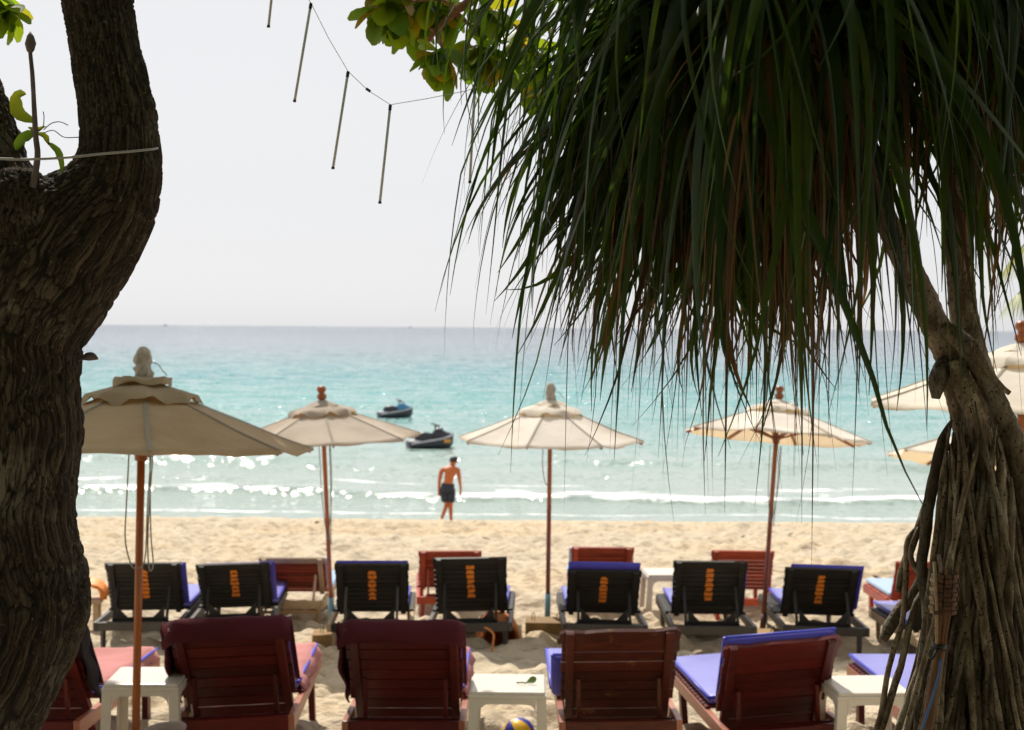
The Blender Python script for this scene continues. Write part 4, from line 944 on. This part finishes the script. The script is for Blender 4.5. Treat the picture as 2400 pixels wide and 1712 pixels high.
# ------------------------------------------------------------------ jet skis, ships
def jetski(px, py, D, yaw, label, accent, s=1.0):
    t = empty('jet_ski', at(px, py, D), (R(2), 0, R(yaw))); t.location.z = 0.0; t.scale = (s, s, s * 1.3); tag(t, label, 'jet ski', 'jet skis moored off the beach')
    # along +x: bow
    st = [(-1.45, .44, .30, .02), (-1.2, .50, .34, 0), (-.4, .56, .42, -.02), (.4, .56, .50, -.02), (1.0, .44, .58, .02), (1.45, .20, .66, .15), (1.62, .04, .68, .34)]
    mb = MB(); G = []
    for x, hw, top, bot in st: G.append([Vector((x, a * hw, z)) for a, z in ((0, bot - .16), (.62, bot - .05), (1.0, bot + .12), (1.04, (bot + top) / 2), (.98, top - .05), (.70, top), (0, top), (-.70, top), (-.98, top - .05), (-1.04, (bot + top) / 2), (-1.0, bot + .12), (-.62, bot - .05), (0, bot - .16))])
    mb.grid(G); n = 13; mb.f.append(tuple(reversed(range(12)))); mb.build('hull', M['hullblack'], t, True)
    mb = MB()
    for sgn in (-1, 1): mb.tube(spline([(x, sgn * hw * 1.02, top - .04) for x, hw, top, bot in st[:-1]], 14), .05, 6)
    mb.build('gunwale', M['hullgrey'], t, True)
    mb = MB(); mb.box((-1.12, 0, .37), (.72, .82, .07), bev=.03); mb.build('rear_deck', M['hullgrey'], t)
    mb = MB(); G = []
    for x, hw, z0, z1 in ((-1.0, .16, .36, .60), (-.8, .22, .36, .76), (-.3, .22, .4, .78), (.1, .20, .42, .72), (.25, .16, .45, .66)): G.append([Vector((x, a * hw, b)) for a, b in ((1.2, z0), (1.0, z1 - .05), (.5, z1), (-.5, z1), (-1.0, z1 - .05), (-1.2, z0))])
    mb.grid(G); mb.f += [(5, 4, 3, 2, 1, 0), tuple(range(24, 30))]; mb.build('seat', M['hullblack'], t, True)
    mb = MB(); G = []
    for x, hw, z1 in ((.15, .26, .70), (.45, .34, .98), (.75, .36, .92), (1.1, .28, .78), (1.5, .08, .68)): G.append([Vector((x, hw, .5)), Vector((x, hw * .85, z1 - .08)), Vector((x, hw * .3, z1)), Vector((x, -hw * .3, z1)), Vector((x, -hw * .85, z1 - .08)), Vector((x, -hw, .5))])
    mb.grid(G); mb.f += [(5, 4, 3, 2, 1, 0)]; mb.build('hood', M[accent], t, True)
    mb = MB(); mb.tube([(.42, 0, .9), (.30, 0, 1.12)], .05, 8); mb.tube(spline([(.22, -.40, 1.14), (.30, -.2, 1.17), (.32, 0, 1.16), (.30, .2, 1.17), (.22, .40, 1.14)], 12), .028, 8); mb.build('handlebar', M['hullblack'], t, True)
    mb = MB(); mb.box((.55, 0, 1.06), (.10, .36, .16), bev=.04); mb.build('windscreen', M['hullblack'], t)
    for sg in (-1, 1): mb = MB(); mb.box((.62, sg * .47, .96), (.06, .18, .10), bev=.02); mb.build('mirror', M['hullblack'], t)
    for sg in ((-1, 1) if accent == 'hullblack' else ()): mb = MB(); mb.box((1.0, sg * .475, .36), (.50, .02, .16), Matrix.Rotation(R(-sg * 11), 3, 'Z')); mb.build('decal', M['hullorange'], t)
    return t
jetski(1007, 1052, 64.5, 27, 'black jet ski with an orange decal floating nearer, just past the man', 'hullblack', .72)
jetski(925, 980, 86, 27, 'black jet ski with a blue hood floating farther out', 'hullblue', .72)
def ship(px, D, L, label):
    p = at(px, 770, D); t = empty('cargo_ship', (p.x, D, 0)); tag(t, label, 'ship', 'ships on the horizon')
    h = L * .10
    mb = MB(); mb.prism([(-L / 2, 0), (L / 2 - h, 0), (L / 2, h), (-L / 2, h * .9)], -L * .07, L * .07, Matrix.Rotation(R(90), 4, 'X')); mb.build('hull', M['ship'], t)
    mb = MB(); mb.box((-L * .12, 0, h * 1.6), (L * .22, L * .1, h * 1.6)); mb.box((-L * .14, 0, h * 3.0), (L * .05, L * .05, h * 1.6)); mb.build('bridge', M['ship'], t)
ship(388, 9000, 34, 'tiny grey ship on the horizon above the nearest umbrella'); ship(232, 12000, 34, 'faint tiny ship on the horizon right beside the left tree')
ship(962, 9000, 26, 'tiny grey ship on the horizon above the jet skis'); ship(1040, 12000, 24, 'faint tiny ship on the horizon right of the one above the jet skis')

# ------------------------------------------------------------------ the man at the water's edge
def man():
    D = 38.6; p = at(1047, 1222, D); t = empty('person', (p.x, D, zg(D) - .05)); t.scale = (1.15, 1.10, 1.04); tag(t, 'man in navy shorts walking along the water, head bowed, seen from behind', 'person')
    J = {'pel': ((.01, 0, .92), .125, .10), 'wst': ((.03, .00, 1.04), .142, .105), 'ch': ((.055, .03, 1.22), .178, .125), 'sh': ((.075, .07, 1.39), .155, .10), 'nk': ((.115, .14, 1.47), .060, .058), 'hd0': ((.135, .19, 1.53), .066, .072), 'hd1': ((.15, .22, 1.60), .088, .098), 'hd2': ((.155, .24, 1.67), .068, .075),
         'lS': ((-.135, .07, 1.375), .070, .066), 'lE': ((-.175, -.03, 1.10), .044, .044), 'lW': ((-.195, .04, .86), .030, .030), 'lH': ((-.19, .06, .77), .036, .026), 'lF': ((-.18, .07, .69), .020, .016),
         'rS': ((.26, .08, 1.375), .070, .066), 'rE': ((.30, .0, 1.11), .043, .043), 'rW': ((.325, .07, .88), .030, .030), 'rH': ((.32, .09, .79), .034, .026), 'rF': ((.305, .10, .71), .019, .016),
         'lh': ((-.075, .0, .86), .095, .095), 'lk': ((.005, .06, .49), .058, .062), 'la': ((-.115, -.14, .12), .036, .040), 'lb': ((-.125, -.15, .05), .036, .04), 'lt': ((-.15, -.02, .03), .030, .022),
         'rh': ((.095, .0, .86), .095, .095), 'rk': ((.085, .02, .48), .058, .062), 'ra': ((.10, .06, .10), .036, .040), 'rb': ((.105, .05, .04), .036, .036), 'rt': ((.12, .19, .025), .030, .022)}
    E = [('pel', 'wst'), ('wst', 'ch'), ('ch', 'sh'), ('sh', 'nk'), ('nk', 'hd0'), ('hd0', 'hd1'), ('hd1', 'hd2'), ('sh', 'lS'), ('lS', 'lE'), ('lE', 'lW'), ('lW', 'lH'), ('lH', 'lF'), ('sh', 'rS'), ('rS', 'rE'), ('rE', 'rW'), ('rW', 'rH'), ('rH', 'rF'),
         ('pel', 'lh'), ('lh', 'lk'), ('lk', 'la'), ('la', 'lb'), ('lb', 'lt'), ('pel', 'rh'), ('rh', 'rk'), ('rk', 'ra'), ('ra', 'rb'), ('rb', 'rt')]
    # fingers and thumbs
    for s, hd in (('l', (-.19, .06, .77)), ('r', (.32, .09, .79))):
        for k, (dx, dy, dz) in enumerate([(-.012, .026, -.085), (.0, .012, -.095), (.004, -.004, -.09), (.004, -.02, -.075), (.02 if s == 'l' else -.02, .042, -.04)]):
            J[f'{s}f{k}'] = ((hd[0] + dx, hd[1] + dy, hd[2] + dz), .010, .010); E.append((s + 'H', f'{s}f{k}'))
    names = list(J); ix = {n: i for i, n in enumerate(names)}
    me = bpy.data.meshes.new('body'); me.from_pydata([J[n][0] for n in names], [(ix[a], ix[b]) for a, b in E], [])
    o = link('body', me); md = o.modifiers.new('skin', 'SKIN'); md.use_smooth_shade = True; ss = o.modifiers.new('sub', 'SUBSURF'); ss.levels = 2; ss.render_levels = 2
    for n in names: me.skin_vertices[0].data[ix[n]].radius = J[n][1:]
    me.skin_vertices[0].data[ix['pel']].use_root = True
    dg = bpy.context.evaluated_depsgraph_get(); m2 = bpy.data.meshes.new_from_object(o.evaluated_get(dg)); o.modifiers.clear(); o.data = m2
    m2.materials.clear(); m2.materials.append(M['skin']); o.parent = t
    # shorts
    mb = MB()
    mb.tube([(.028, 0, 1.03), (.02, 0, .96), (.012, 0, .88), (.01, 0, .80)], [.148, .160, .172, .165], 18)
    for a, b, c in (((-.075, 0, .88), (-.055, .015, .74), (-.025, .04, .55)), ((.095, 0, .88), (.095, .01, .74), (.092, .02, .54))): mb.tube([a, b, c], [.105, .108, .098], 14)
    sh = mb.build('shorts', M['shorts'], t, True)
    mb = MB(); G = []
    for i in range(8):
        th = i / 7 * 1.75; row = []
        for k in range(19):
            a = k / 18 * 2 * math.pi; th2 = th * (1.12 if math.sin(a) < 0 else .80)
            row.append(Vector((.152 + .104 * math.sin(th2) * math.cos(a), .225 + .116 * math.sin(th2) * math.sin(a), 1.618 + .112 * math.cos(th2))))
        G.append(row)
    mb.grid(G); mb.build('hair', M['hair'], t, True)
    for s in (-1, 1): mb = MB(); mb.lathe([(0, -.03), (.016, -.02), (.02, 0), (.014, .025), (0, .03)], 8, (.15 + s * .095, .22, 1.59)); mb.build('ear', M['skin'], t, True)
    mb = MB(); mb.tube([(.15, .31, 1.60), (.15, .34, 1.56), (.15, .32, 1.55)], [.012, .018, .01], 6); mb.build('nose', M['skin'], t, True)
man()

# ------------------------------------------------------------------ hanging light tubes on their wire
WD = 4.6
ls = empty('string_light', at(815, 168, WD)); tag(ls, 'thin wire strung with slanting grey light tubes against the sky', 'string light')
mb = MB(); wpts = [(560, -330), (650, -110), (729, 8), (770, 90), (816, 168), (862, 212), (915, 246), (1000, 232), (1090, 214), (1300, 150), (1560, 20)]
mb.tube([at(x, y, WD) for x, y in wpts[:1]] + [at(x, y, WD) for x, y in wpts[1:]], .0011, 5); under(mb.build('wire', M['wire']), ls)
mb = MB(); mb.tube([at(858, 208, WD), at(868, 215, WD)], .005, 6); under(mb.build('connector', M['blacktape']), ls)
for a, b in (((648, -112), (629, 65)), ((729, 8), (690, 240)), ((816, 168), (780, 397)), ((915, 246), (890, 478)), ((1113, 208), (1101, 430))):
    A, B = at(*a, WD), at(*b, WD); mb = MB(); mb.tube([A, B], .0044, 8); tb = mb.build('tube_lamp', M['tubelamp'], None, True); under(tb, ls)
    for q, e in ((A, .018), (B, -.007)):
        mb = MB(); d = (B - A).normalized(); mb.tube([q, q + d * e], .0054, 8); c = mb.build('cap', M['blacktape']); c.parent = tb; c.matrix_parent_inverse = Matrix.Identity(4)

# ------------------------------------------------------------------ coconut palm beyond the right edge
PD = 9.5
palm = empty('coconut_palm', (cxat(2900, PD), PD, zg(PD))); tag(palm, 'coconut palm fronds reaching in at the right edge behind the pandanus', 'palm tree')
crown = at(2780, 420, PD)
mb = MB(); mb.tube(spline([(palm.location.x, PD, palm.location.z - .1), (crown.x + .25, PD, (crown.z + palm.location.z) / 2), tuple(crown)], 20), np.linspace(.16, .10, 20), 12, wob=.1); under(mb.build('trunk', M['root'], smooth=True), palm)
def frond(tip, droop, seed):
    rs = random.Random(seed); mb = MB(); tip = Vector(tip); m = (crown + tip) / 2 + Vector((0, 0, droop)); q = spline([tuple(crown), tuple(m), tuple(tip)], 40)
    mb.tube(q, np.linspace(.020, .004, 40), 6, tint=.3)
    for i in range(5, 40):
        p = Vector(q[i]); t = (Vector(q[min(i + 1, 39)]) - Vector(q[i - 1])).normalized(); sd = t.cross(Vector((0, 0, 1))).normalized()
        for s in (-1, 1):
            l = .42 * math.sin(math.pi * (.12 + .8 * i / 40)) + .08; d = (sd * s + t * .75 + Vector((0, 0, -.25))).normalized(); P = []; nn = t.cross(d).normalized()
            for k in range(5):
                u = k / 4; c = p + d * l * u + Vector((0, 0, -.16 * l * u * u * 2)); wv = t * (.014 * (1 - u) ** .6 + .001)
                P.append([c - wv, c + wv])
            mb.grid(P, rs.random())
    under(mb.build('frond', M['palm'], smooth=True), palm)
for k, (x, y, dr, dd) in enumerate([(2368, 610, .35, .3), (2385, 690, .1, .0), (2345, 1110, .25, .2), (2500, 240, .3, .6), (3100, 250, .3, 0), (3200, 700, .3, .5), (2900, 60, .3, -.5), (2700, 900, .3, 1.0)]):
    frond(at(x, y, PD + dd), dr, k)

# ------------------------------------------------------------------ pandanus: stems, aerial roots, leaves
QD = 3.9; qp = ppm(QD)
pan = empty('pandanus_tree', (at(2330, 1712, QD).x, QD, zg(QD))); tag(pan, 'pandanus with long drooping strap leaves over a cone of aerial roots at right', 'tree')
def stem(name, pts, n, seed, bumps=True):
    q = spline([(*at(x, y, QD + dd), r / qp) for x, y, r, dd in pts], n); mb = MB(); m = 18
    mb.tube([p[:3] for p in q], q[:, 3], m)
    V = []
    for i, v in enumerate(mb.v):
        c = Vector(q[min(i // m, n - 1)][:3]); d = (Vector(v) - c); L = d.length
        k = 1 + .10 * mnoise.noise(Vector(v) * 9 + Vector((seed, 0, 0))) + (.16 * max(0, mnoise.noise(Vector(v) * 75)) if bumps else .05 * mnoise.noise(Vector(v) * 40))
        V.append(tuple(c + d * k))
    mb.v = V; under(mb.build(name, M['root'], None, True), pan)
stem('trunk', [(1640, -160, 30, -.2), (1780, 30, 30, -.1), (1900, 190, 30, 0), (1990, 350, 29, 0), (2050, 470, 28, 0), (2090, 545, 28, 0), (2143, 659, 31, 0), (2190, 760, 32, 0), (2222, 831, 32, 0), (2243, 900, 34, 0), (2258, 980, 30, 0), (2285, 1100, 26, 0), (2305, 1250, 25, .03), (2322, 1400, 25, .05), (2340, 1800, 26, .08), (2360, 2300, 30, .1)], 150, 1)
stem('trunk', [(2300, -150, 32, .18), (2270, 50, 32, .18), (2246, 250, 32, .18), (2238, 420, 32, .18), (2242, 529, 32, .18), (2252, 659, 32, .16), (2264, 766, 34, .15), (2300, 900, 36, .14), (2345, 1030, 30, .14), (2390, 1200, 28, .15), (2430, 1500, 28, .15), (2470, 2300, 34, .2)], 150, 2)
stem('branch', [(2215, 770, 18, -.03), (2240, 788, 22, -.05), (2279, 831, 24, -.07), (2314, 896, 24, -.08), (2350, 970, 24, -.09), (2380, 1046, 26, -.10), (2410, 1180, 27, -.1), (2440, 1400, 28, -.1), (2460, 2250, 30, -.1)], 90, 3)
stem('branch', [(2240, 850, 20, -.06), (2262, 915, 22, -.09), (2290, 985, 23, -.10), (2305, 1090, 24, -.11), (2325, 1230, 24, -.12), (2335, 1400, 25, -.12), (2330, 2250, 26, -.12)], 90, 6)
stem('branch', [(2214, 850, 18, -.04), (2202, 880, 21, -.06), (2196, 905, 20, -.07), (2193, 935, 9, -.07)], 18, 4)
stem('branch', [(2280, 800, 9, -.10), (2310, 860, 8, -.12), (2345, 905, 7, -.13), (2366, 922, 6, -.13)], 24, 5, False)
ROOTS = [
    [(2232, 985, 16, -.05), (2205, 1060, 19, -.08), (2182, 1160, 19, -.10), (2165, 1260, 18, -.10), (2160, 1340, 17, -.1), (2190, 1480, 20, -.1), (2200, 1750, 19, -.1), (2190, 2250, 18, -.1)],
    [(2245, 1000, 16, -.02), (2232, 1090, 20, -.04), (2214, 1200, 22, -.06), (2208, 1330, 20, -.06), (2230, 1500, 18, -.06), (2250, 1800, 20, -.06), (2250, 2250, 20, -.06)],
    [(2215, 1060, 12, .02), (2196, 1125, 12, .0), (2160, 1215, 12, .0), (2132, 1290, 12, -.02), (2112, 1345, 11, -.03), (2102, 1388, 8, -.03)],
    [(2150, 1235, 8, -.06), (2134, 1303, 9, -.08), (2160, 1364, 9, -.1), (2170, 1470, 9, -.1), (2180, 1600, 9, -.1), (2170, 2250, 9, -.1)],
    [(2145, 1240, 8, -.03), (2127, 1290, 9, -.04), (2118, 1440, 9, -.05), (2090, 1530, 9, -.05), (2066, 1665, 9, -.06), (2040, 1790, 9, -.06), (1985, 2250, 9, -.06)],
    [(2170, 1330, 12, .0), (2140, 1400, 17, .0), (2111, 1428, 18, -.01), (2085, 1470, 18, -.02), (2067, 1502, 11, -.03)],
    [(2160, 1380, 10, -.02), (2141, 1430, 11, -.04), (2126, 1500, 11, -.05), (2103, 1590, 12, -.06), (2068, 1703, 11, -.06), (2010, 1900, 11, -.08), (1930, 2250, 11, -.1)],
    [(2215, 1400, 9, -.16), (2190, 1465, 11, -.17), (2160, 1545, 11, -.18), (2134, 1628, 11, -.18), (2103, 1720, 11, -.2), (2040, 1900, 11, -.2), (1960, 2250, 11, -.2)],
    [(2270, 1120, 10, -.12), (2265, 1230, 10, -.14), (2250, 1380, 10, -.16), (2262, 1500, 10, -.16), (2250, 1650, 10, -.16), (2235, 2250, 10, -.16)],
    [(2350, 1060, 16, -.14), (2345, 1150, 16, -.16), (2352, 1280, 17, -.18), (2340, 1400, 17, -.18), (2322, 1560, 16, -.18), (2290, 1760, 16, -.18), (2260, 2250, 15, -.2)],
    [(2370, 1120, 14, -.16), (2368, 1300, 14, -.18), (2358, 1460, 14, -.19), (2330, 1620, 14, -.2), (2325, 1760, 14, -.2), (2310, 2250, 14, -.2)],
    [(2290, 1150, 20, -.06), (2300, 1300, 20, -.08), (2290, 1450, 18, -.09), (2295, 1700, 18, -.09), (2300, 2250, 18, -.1)],
    [(2330, 1200, 18, -.04), (2318, 1330, 18, -.04), (2322, 1480, 18, -.05), (2310, 1700, 18, -.05), (2330, 2250, 18, -.05)],
    [(2297, 1412, 8, -.2), (2290, 1470, 10, -.2), (2288, 1560, 11, -.2), (2292, 1720, 11, -.2), (2290, 2250, 11, -.2)],
]
rr_ = random.Random(5)
for i in range(150):
    yt = rr_.uniform(960, 1420); xc = np.interp(yt, [900, 1150, 1400], [2255, 2295, 2330]); xt = xc + rr_.uniform(-28, 60)
    xb = np.interp(rr_.random() ** 1.25, [0, 1], [2010, 2640]) if i % 3 else rr_.uniform(2000, 2250)
    dt = rr_.uniform(-.12, .10); db = rr_.uniform(-.30, .35); r = rr_.choice([4, 5, 5, 6, 7, 7, 8, 9, 11]); f = rr_.uniform(.25, .5)
    pts = []
    for k in range(7):
        u = k / 6; y = yt + (2260 - yt) * u; x = xt + (xb - xt) * (u ** rr_.uniform(.85, 1.15)) + rr_.uniform(-5, 5)
        lim = np.interp(y, [980, 1150, 1300, 1420, 1600, 1712, 2250], [2225, 2195, 2130, 2118, 2068, 2040, 1900]); x = max(x, lim + r)
        pts.append((x, y, r * (1 - .12 * u), dt + (db - dt) * u))
    ROOTS.append(pts)
for i in range(64):      # thin straight roots in front
    u0 = rr_.random(); yt = rr_.uniform(930, 1350); xt = np.interp(yt, [930, 1150, 1350], [2250, 2280, 2310]) + rr_.uniform(-45, 80); xb = np.interp(u0, [0, 1], [1960, 2600]); r = rr_.uniform(4.5, 9)
    dt = rr_.uniform(-.16, -.08); db = rr_.uniform(-.42, -.16); pts = []
    for k in range(6):
        u = k / 5; y = yt + (2260 - yt) * u; x = xt + (xb - xt) * u ** rr_.uniform(.95, 1.08) + rr_.uniform(-3, 3)
        lim = np.interp(y, [930, 1150, 1300, 1420, 1600, 1712, 2250], [2225, 2190, 2125, 2112, 2060, 2035, 1900]); pts.append((max(x, lim + r), y, r, dt + (db - dt) * u))
    ROOTS.append(pts)
for k, pts in enumerate(ROOTS):
    q = spline([(*at(x, y, QD + dd), r / qp) for x, y, r, dd in pts], 34); mb = MB()
    q[:, 3] *= (.74 if k < 14 else .92) * np.interp(np.arange(34), [0, 1, 3, 33], [.25, .6, 1, 1]) if k not in (2, 5) else .85
    mb.tube([tuple(Vector(p[:3]) + Vector((mnoise.noise(Vector((p[2] * 7, k, 0))), mnoise.noise(Vector((p[2] * 7, k, 9))), 0)) * .008) for p in q], q[:, 3], 9, wob=.16, seed=k * 3.1)
    under(mb.build('aerial_root', M['root'], None, True), pan)

# leaves: each a keeled strap that arches out of a head and hangs
def strap(o, az, el, L, wd, rs, stiff=.5, n=15):
    d = Vector((math.cos(az) * math.cos(el), math.sin(az) * math.cos(el), math.sin(el))); p = Vector(o); P = []
    seg = L / n; side = d.cross(Vector((0, 0, 1))); side = side.normalized() if side.length > .02 else Vector((1, 0, 0))
    tw = rs.uniform(-.6, .6); cur = rs.gauss(0, 1) * .055; kink = rs.randrange(5, n) if rs.random() < .25 else -1
    for i in range(n + 1):
        u = i / n
        wv = wd * (min(1, .55 + u * 2.2) if u < .2 else max(.035, (1 - ((u - .2) / .8) ** 1.35)) ** 1.0) * .5
        t = side * math.cos(tw * u * 2) + d.cross(side) * math.sin(tw * u * 2)
        nrm = d.cross(t).normalized()
        P.append([p - t * wv + nrm * wv * .28, p.copy(), p + t * wv + nrm * wv * .28])
        p = p + d * seg
        g = (.10 + .34 * u) / stiff * .55
        d = (d + Vector((0, 0, -1)) * g + side * cur * (1 + 2 * (u > .7)) ).normalized()
        if i == kink: d = (d + Vector((0, 0, -.9)) + side * rs.uniform(-.3, .3)).normalized()
        side = (side - d * side.dot(d)).normalized()
    return P
HEADS = [  # px, py, depth, leaves, length range
    (1560, -140, 3.80, 120, (.85, 1.15)), (1640, -50, 3.95, 110, (.88, 1.2)), (1690, -190, 3.45, 140, (1.0, 1.36)), (1800, -10, 3.75, 140, (.88, 1.16)), (1860, -190, 3.30, 150, (.92, 1.25)), (1970, -90, 3.65, 150, (.66, .98)),
    (2090, -220, 3.40, 170, (.66, .90)), (2210, -120, 3.75, 160, (.52, .76)), (2340, -200, 3.5, 170, (.66, .95)), (2370, -20, 4.1, 110, (.52, .76)), (1740, 80, 4.15, 130, (.68, .90)), (1890, 60, 4.1, 110, (.55, .78)), (2490, -40, 3.7, 100, (.65, .9))]
rl = random.Random(21); LV = []; DRY = []
for hx, hy, hd, nlf, (l0, l1) in HEADS:
    c = at(hx, hy, hd)
    for i in range(nlf):
        az = rl.uniform(0, 2 * math.pi); age = i / nlf; el = R(np.interp(age, [0, .5, 1], [60, 10, -45])) + rl.gauss(0, .15)
        LV.append((strap(c + Vector((rl.uniform(-.05, .05), rl.uniform(-.05, .05), rl.uniform(-.22, .05))), az, el, rl.triangular(l0 * .72, l1 * 1.14, l1 * .95), rl.choice([.015, .020, .025, .031, .037, .044]), rl, rl.uniform(.28, .85)), rl.random()))
    for i in range(int(nlf * .24)):
        az = rl.uniform(0, 2 * math.pi)
        DRY.append((strap(c + Vector((rl.uniform(-.05, .05), rl.uniform(-.05, .05), rl.uniform(-.30, -.1))), az, R(rl.uniform(-70, 0)), rl.uniform(l0 * .75, l1 * 1.02), rl.uniform(.008, .022), rl, rl.uniform(.15, .4)), rl.random()))
for hx, hy, hd, nlf, l0, l1, lean in [(1560, 260, 3.85, 60, .55, .78, -.5), (1660, 330, 3.95, 70, .55, .75, -.35), (1780, 390, 3.9, 60, .42, .62, -.1), (1890, 330, 4.0, 50, .38, .55, .1), (1500, 140, 3.9, 55, .42, .62, -.6)]:
    c = at(hx, hy, hd)
    for i in range(nlf):
        az = math.pi + rl.gauss(0, .75) if rl.random() < .35 - lean * .8 else rl.uniform(0, 2 * math.pi); el = R(rl.uniform(-62, -18))
        P = strap(c + Vector((rl.uniform(-.10, .10), rl.uniform(-.08, .08), rl.uniform(-.15, .1))), az, el, rl.uniform(l0, l1), rl.choice([.018, .024, .030, .036, .042]), rl, rl.uniform(.7, 2.2))
        (DRY if rl.random() < .3 else LV).append((P, rl.random()))
CI = CAMM.inverted()
def view_of(P):
    q = CI @ P[len(P) // 2][1]; x = 1200 - q.x / q.z * F; x = 1200 + q.x / -q.z * F; y = 856 - q.y / -q.z * F; e = CI @ P[-1][1]; y2 = 856 - e.y / -e.z * F
    s = 1 / -q.z
    return s if (0 < x < 2400 and y2 > 60) else -1 + s * .01
def leftmost(P): return min(1200 + q.x / -q.z * F for q in (CI @ r_[1] for r_ in P))
LV = [a for a in LV if leftmost(a[0]) > 985]; DRY = [a for a in DRY if leftmost(a[0]) > 985]      # the wind keeps the outer side clear
def veil(P):        # is the tip in front of the fork of the two stems
    q = CI @ P[-1][1]; x = 1200 - q.x / q.z * F; y = 856 + q.y / q.z * F
    return 2030 < x < 2275 and 430 < y < 900
LV = [a for a in LV if not veil(a[0]) or rl.random() < .28]; DRY = [a for a in DRY if not veil(a[0]) or rl.random() < .3]
LV.sort(key=lambda a: -view_of(a[0])); 
for P, tnt in LV[:240]: under(MB().grid(P, tnt).build('leaf', M['pandan'], None, True), pan)
mb = MB()
for P, tnt in LV[240:]: mb.grid(P, tnt)
under(tag(mb.build('foliage', M['pandan'], None, True), kind='stuff'), pan)
DRY.sort(key=lambda a: -view_of(a[0]))
for P, tnt in DRY[:60]: under(MB().grid(P, tnt).build('leaf', M['pandan_dry'], None, True), pan)
mb = MB()
for P, tnt in DRY[60:]: mb.grid(P, tnt)
under(tag(mb.build('dry_foliage', M['pandan_dry'], None, True), kind='stuff'), pan)

# ------------------------------------------------------------------ bamboo torch tied to the roots
TQ = 3.55
to = empty('garden_torch', (at(2180, 1712, TQ).x, TQ, zg(TQ))); tag(to, 'bamboo torch with a woven basket head tied in front of the aerial roots', 'torch')
ta = lambda x, y, d=0: at(x, y, TQ + d)
mb = MB(); mb.tube([ta(2212, 1440), ta(2204, 1520), ta(2190, 1600), ta(2172, 1712), ta(2130, 1980), ta(2085, 2300)], [.010, .014, .015, .016, .017, .017], 10); under(mb.build('pole', M['bamboo'], None, True), to)
for (x, y), (x2, y2), mname in (((2190, 1318), (2196, 1510), 'paleweave'), ((2200, 1300), (2203, 1350), 'driftwood'), ((2223, 1352), (2206, 1512), 'bamboo'), ((2206, 1345), (2200, 1512), 'bamboo'), ((2214, 1330), (2210, 1512), 'bamboo'), ((2232, 1345), (2212, 1512), 'bamboo')):
    mb = MB(); mb.tube([ta(x, y, -.02), ta((x + x2) / 2 + 3, (y + y2) / 2 + 10, -.025), ta(x2, y2, -.012)], .0048, 6); under(mb.build('splint', M[mname], None, True), to)
for r_ in range(9):
    y = 1348 + r_ * 10.5
    for c_ in range(6):
        a0 = math.pi + (c_ + .08) * math.pi / 5; a1 = math.pi + (c_ + .92) * math.pi / 5; rad = .0325 + (.0022 if (r_ + c_) % 2 else -.001); cc = ta(2214 - r_ * .6, y); hh = 4.4 / ppm(TQ); P = []
        for zz in (-1, 1): P.append([Vector((cc.x + rad * math.cos(a0 + (a1 - a0) * k / 3), cc.y + rad * math.sin(a0 + (a1 - a0) * k / 3), cc.z - zz * hh)) for k in range(4)])
        mb = MB(); mb.grid(P); o = mb.build('weave_strip', M['paleweave' if c_ == 0 else 'weave']); o.modifiers.new('t', 'SOLIDIFY').thickness = .002; under(o, to)
mb = MB(); mb.tube([ta(2212, 1350), ta(2208, 1440)], [.028, .026], 12); under(mb.build('lining', M['blacktape'], None, True), to)
mb = MB(); mb.tube([ta(2210, 1428), ta(2208, 1445), ta(2206, 1475)], [.018, .0165, .010], 12); under(mb.build('fuel_cup', M['whitebulb'], None, True), to)
mb = MB(); mb.tube([ta(2203, 1508), ta(2200, 1522)], .0195, 12); mb.tube(spline([tuple(ta(2190, 1520, -.02)), tuple(ta(2178, 1530, -.02)), tuple(ta(2184, 1545, -.02)), tuple(ta(2200, 1522, -.02))], 10), .004, 5); under(mb.build('tie', M['blacktape'], None, True), to)
mb = MB(); mb.tube(spline([tuple(ta(x, y, -.03)) for x, y in [(2205, 1545), (2202, 1575), (2198, 1592), (2184, 1640), (2168, 1690), (2150, 1760), (2110, 2000)]], 24), .0033, 6); under(mb.build('cable', M['bluecable'], None, True), to)

# ------------------------------------------------------------------ unseen leaf screen added behind and above the viewer to cut sky light
mb = MB(); rt = random.Random(2)
for i in range(5200):
    x = rt.uniform(-16, 16); y = -4.5 - rt.random() * 4; z = 3.9 + rt.random() ** .8 * 7.5 * (1 - .25 * abs(x) / 16); s_ = rt.uniform(.25, .5)
    mb.grid(place(obovate(s_ * 1.5, s_, .2, 3), (x, y, z), (rt.uniform(-1, 1), rt.uniform(-1, 1), rt.uniform(-.8, .3)), rt.uniform(-1, 1)), rt.random())
for i in range(2600):
    s_ = rt.uniform(.35, .65)
    mb.grid(place(obovate(s_ * 1.5, s_, .2, 3), (rt.uniform(-8, 8), rt.uniform(-5, 2.2), HC + rt.uniform(2.9, 5.5)), (rt.uniform(-1, 1), rt.uniform(-1, 1), rt.uniform(-.4, .3)), rt.uniform(-1, 1)), rt.random())
tag(mb.build('leaf_screen', M['almond'], None, True), 'unseen screen of broad leaves added behind the viewpoint to block sky light', kind='stuff')
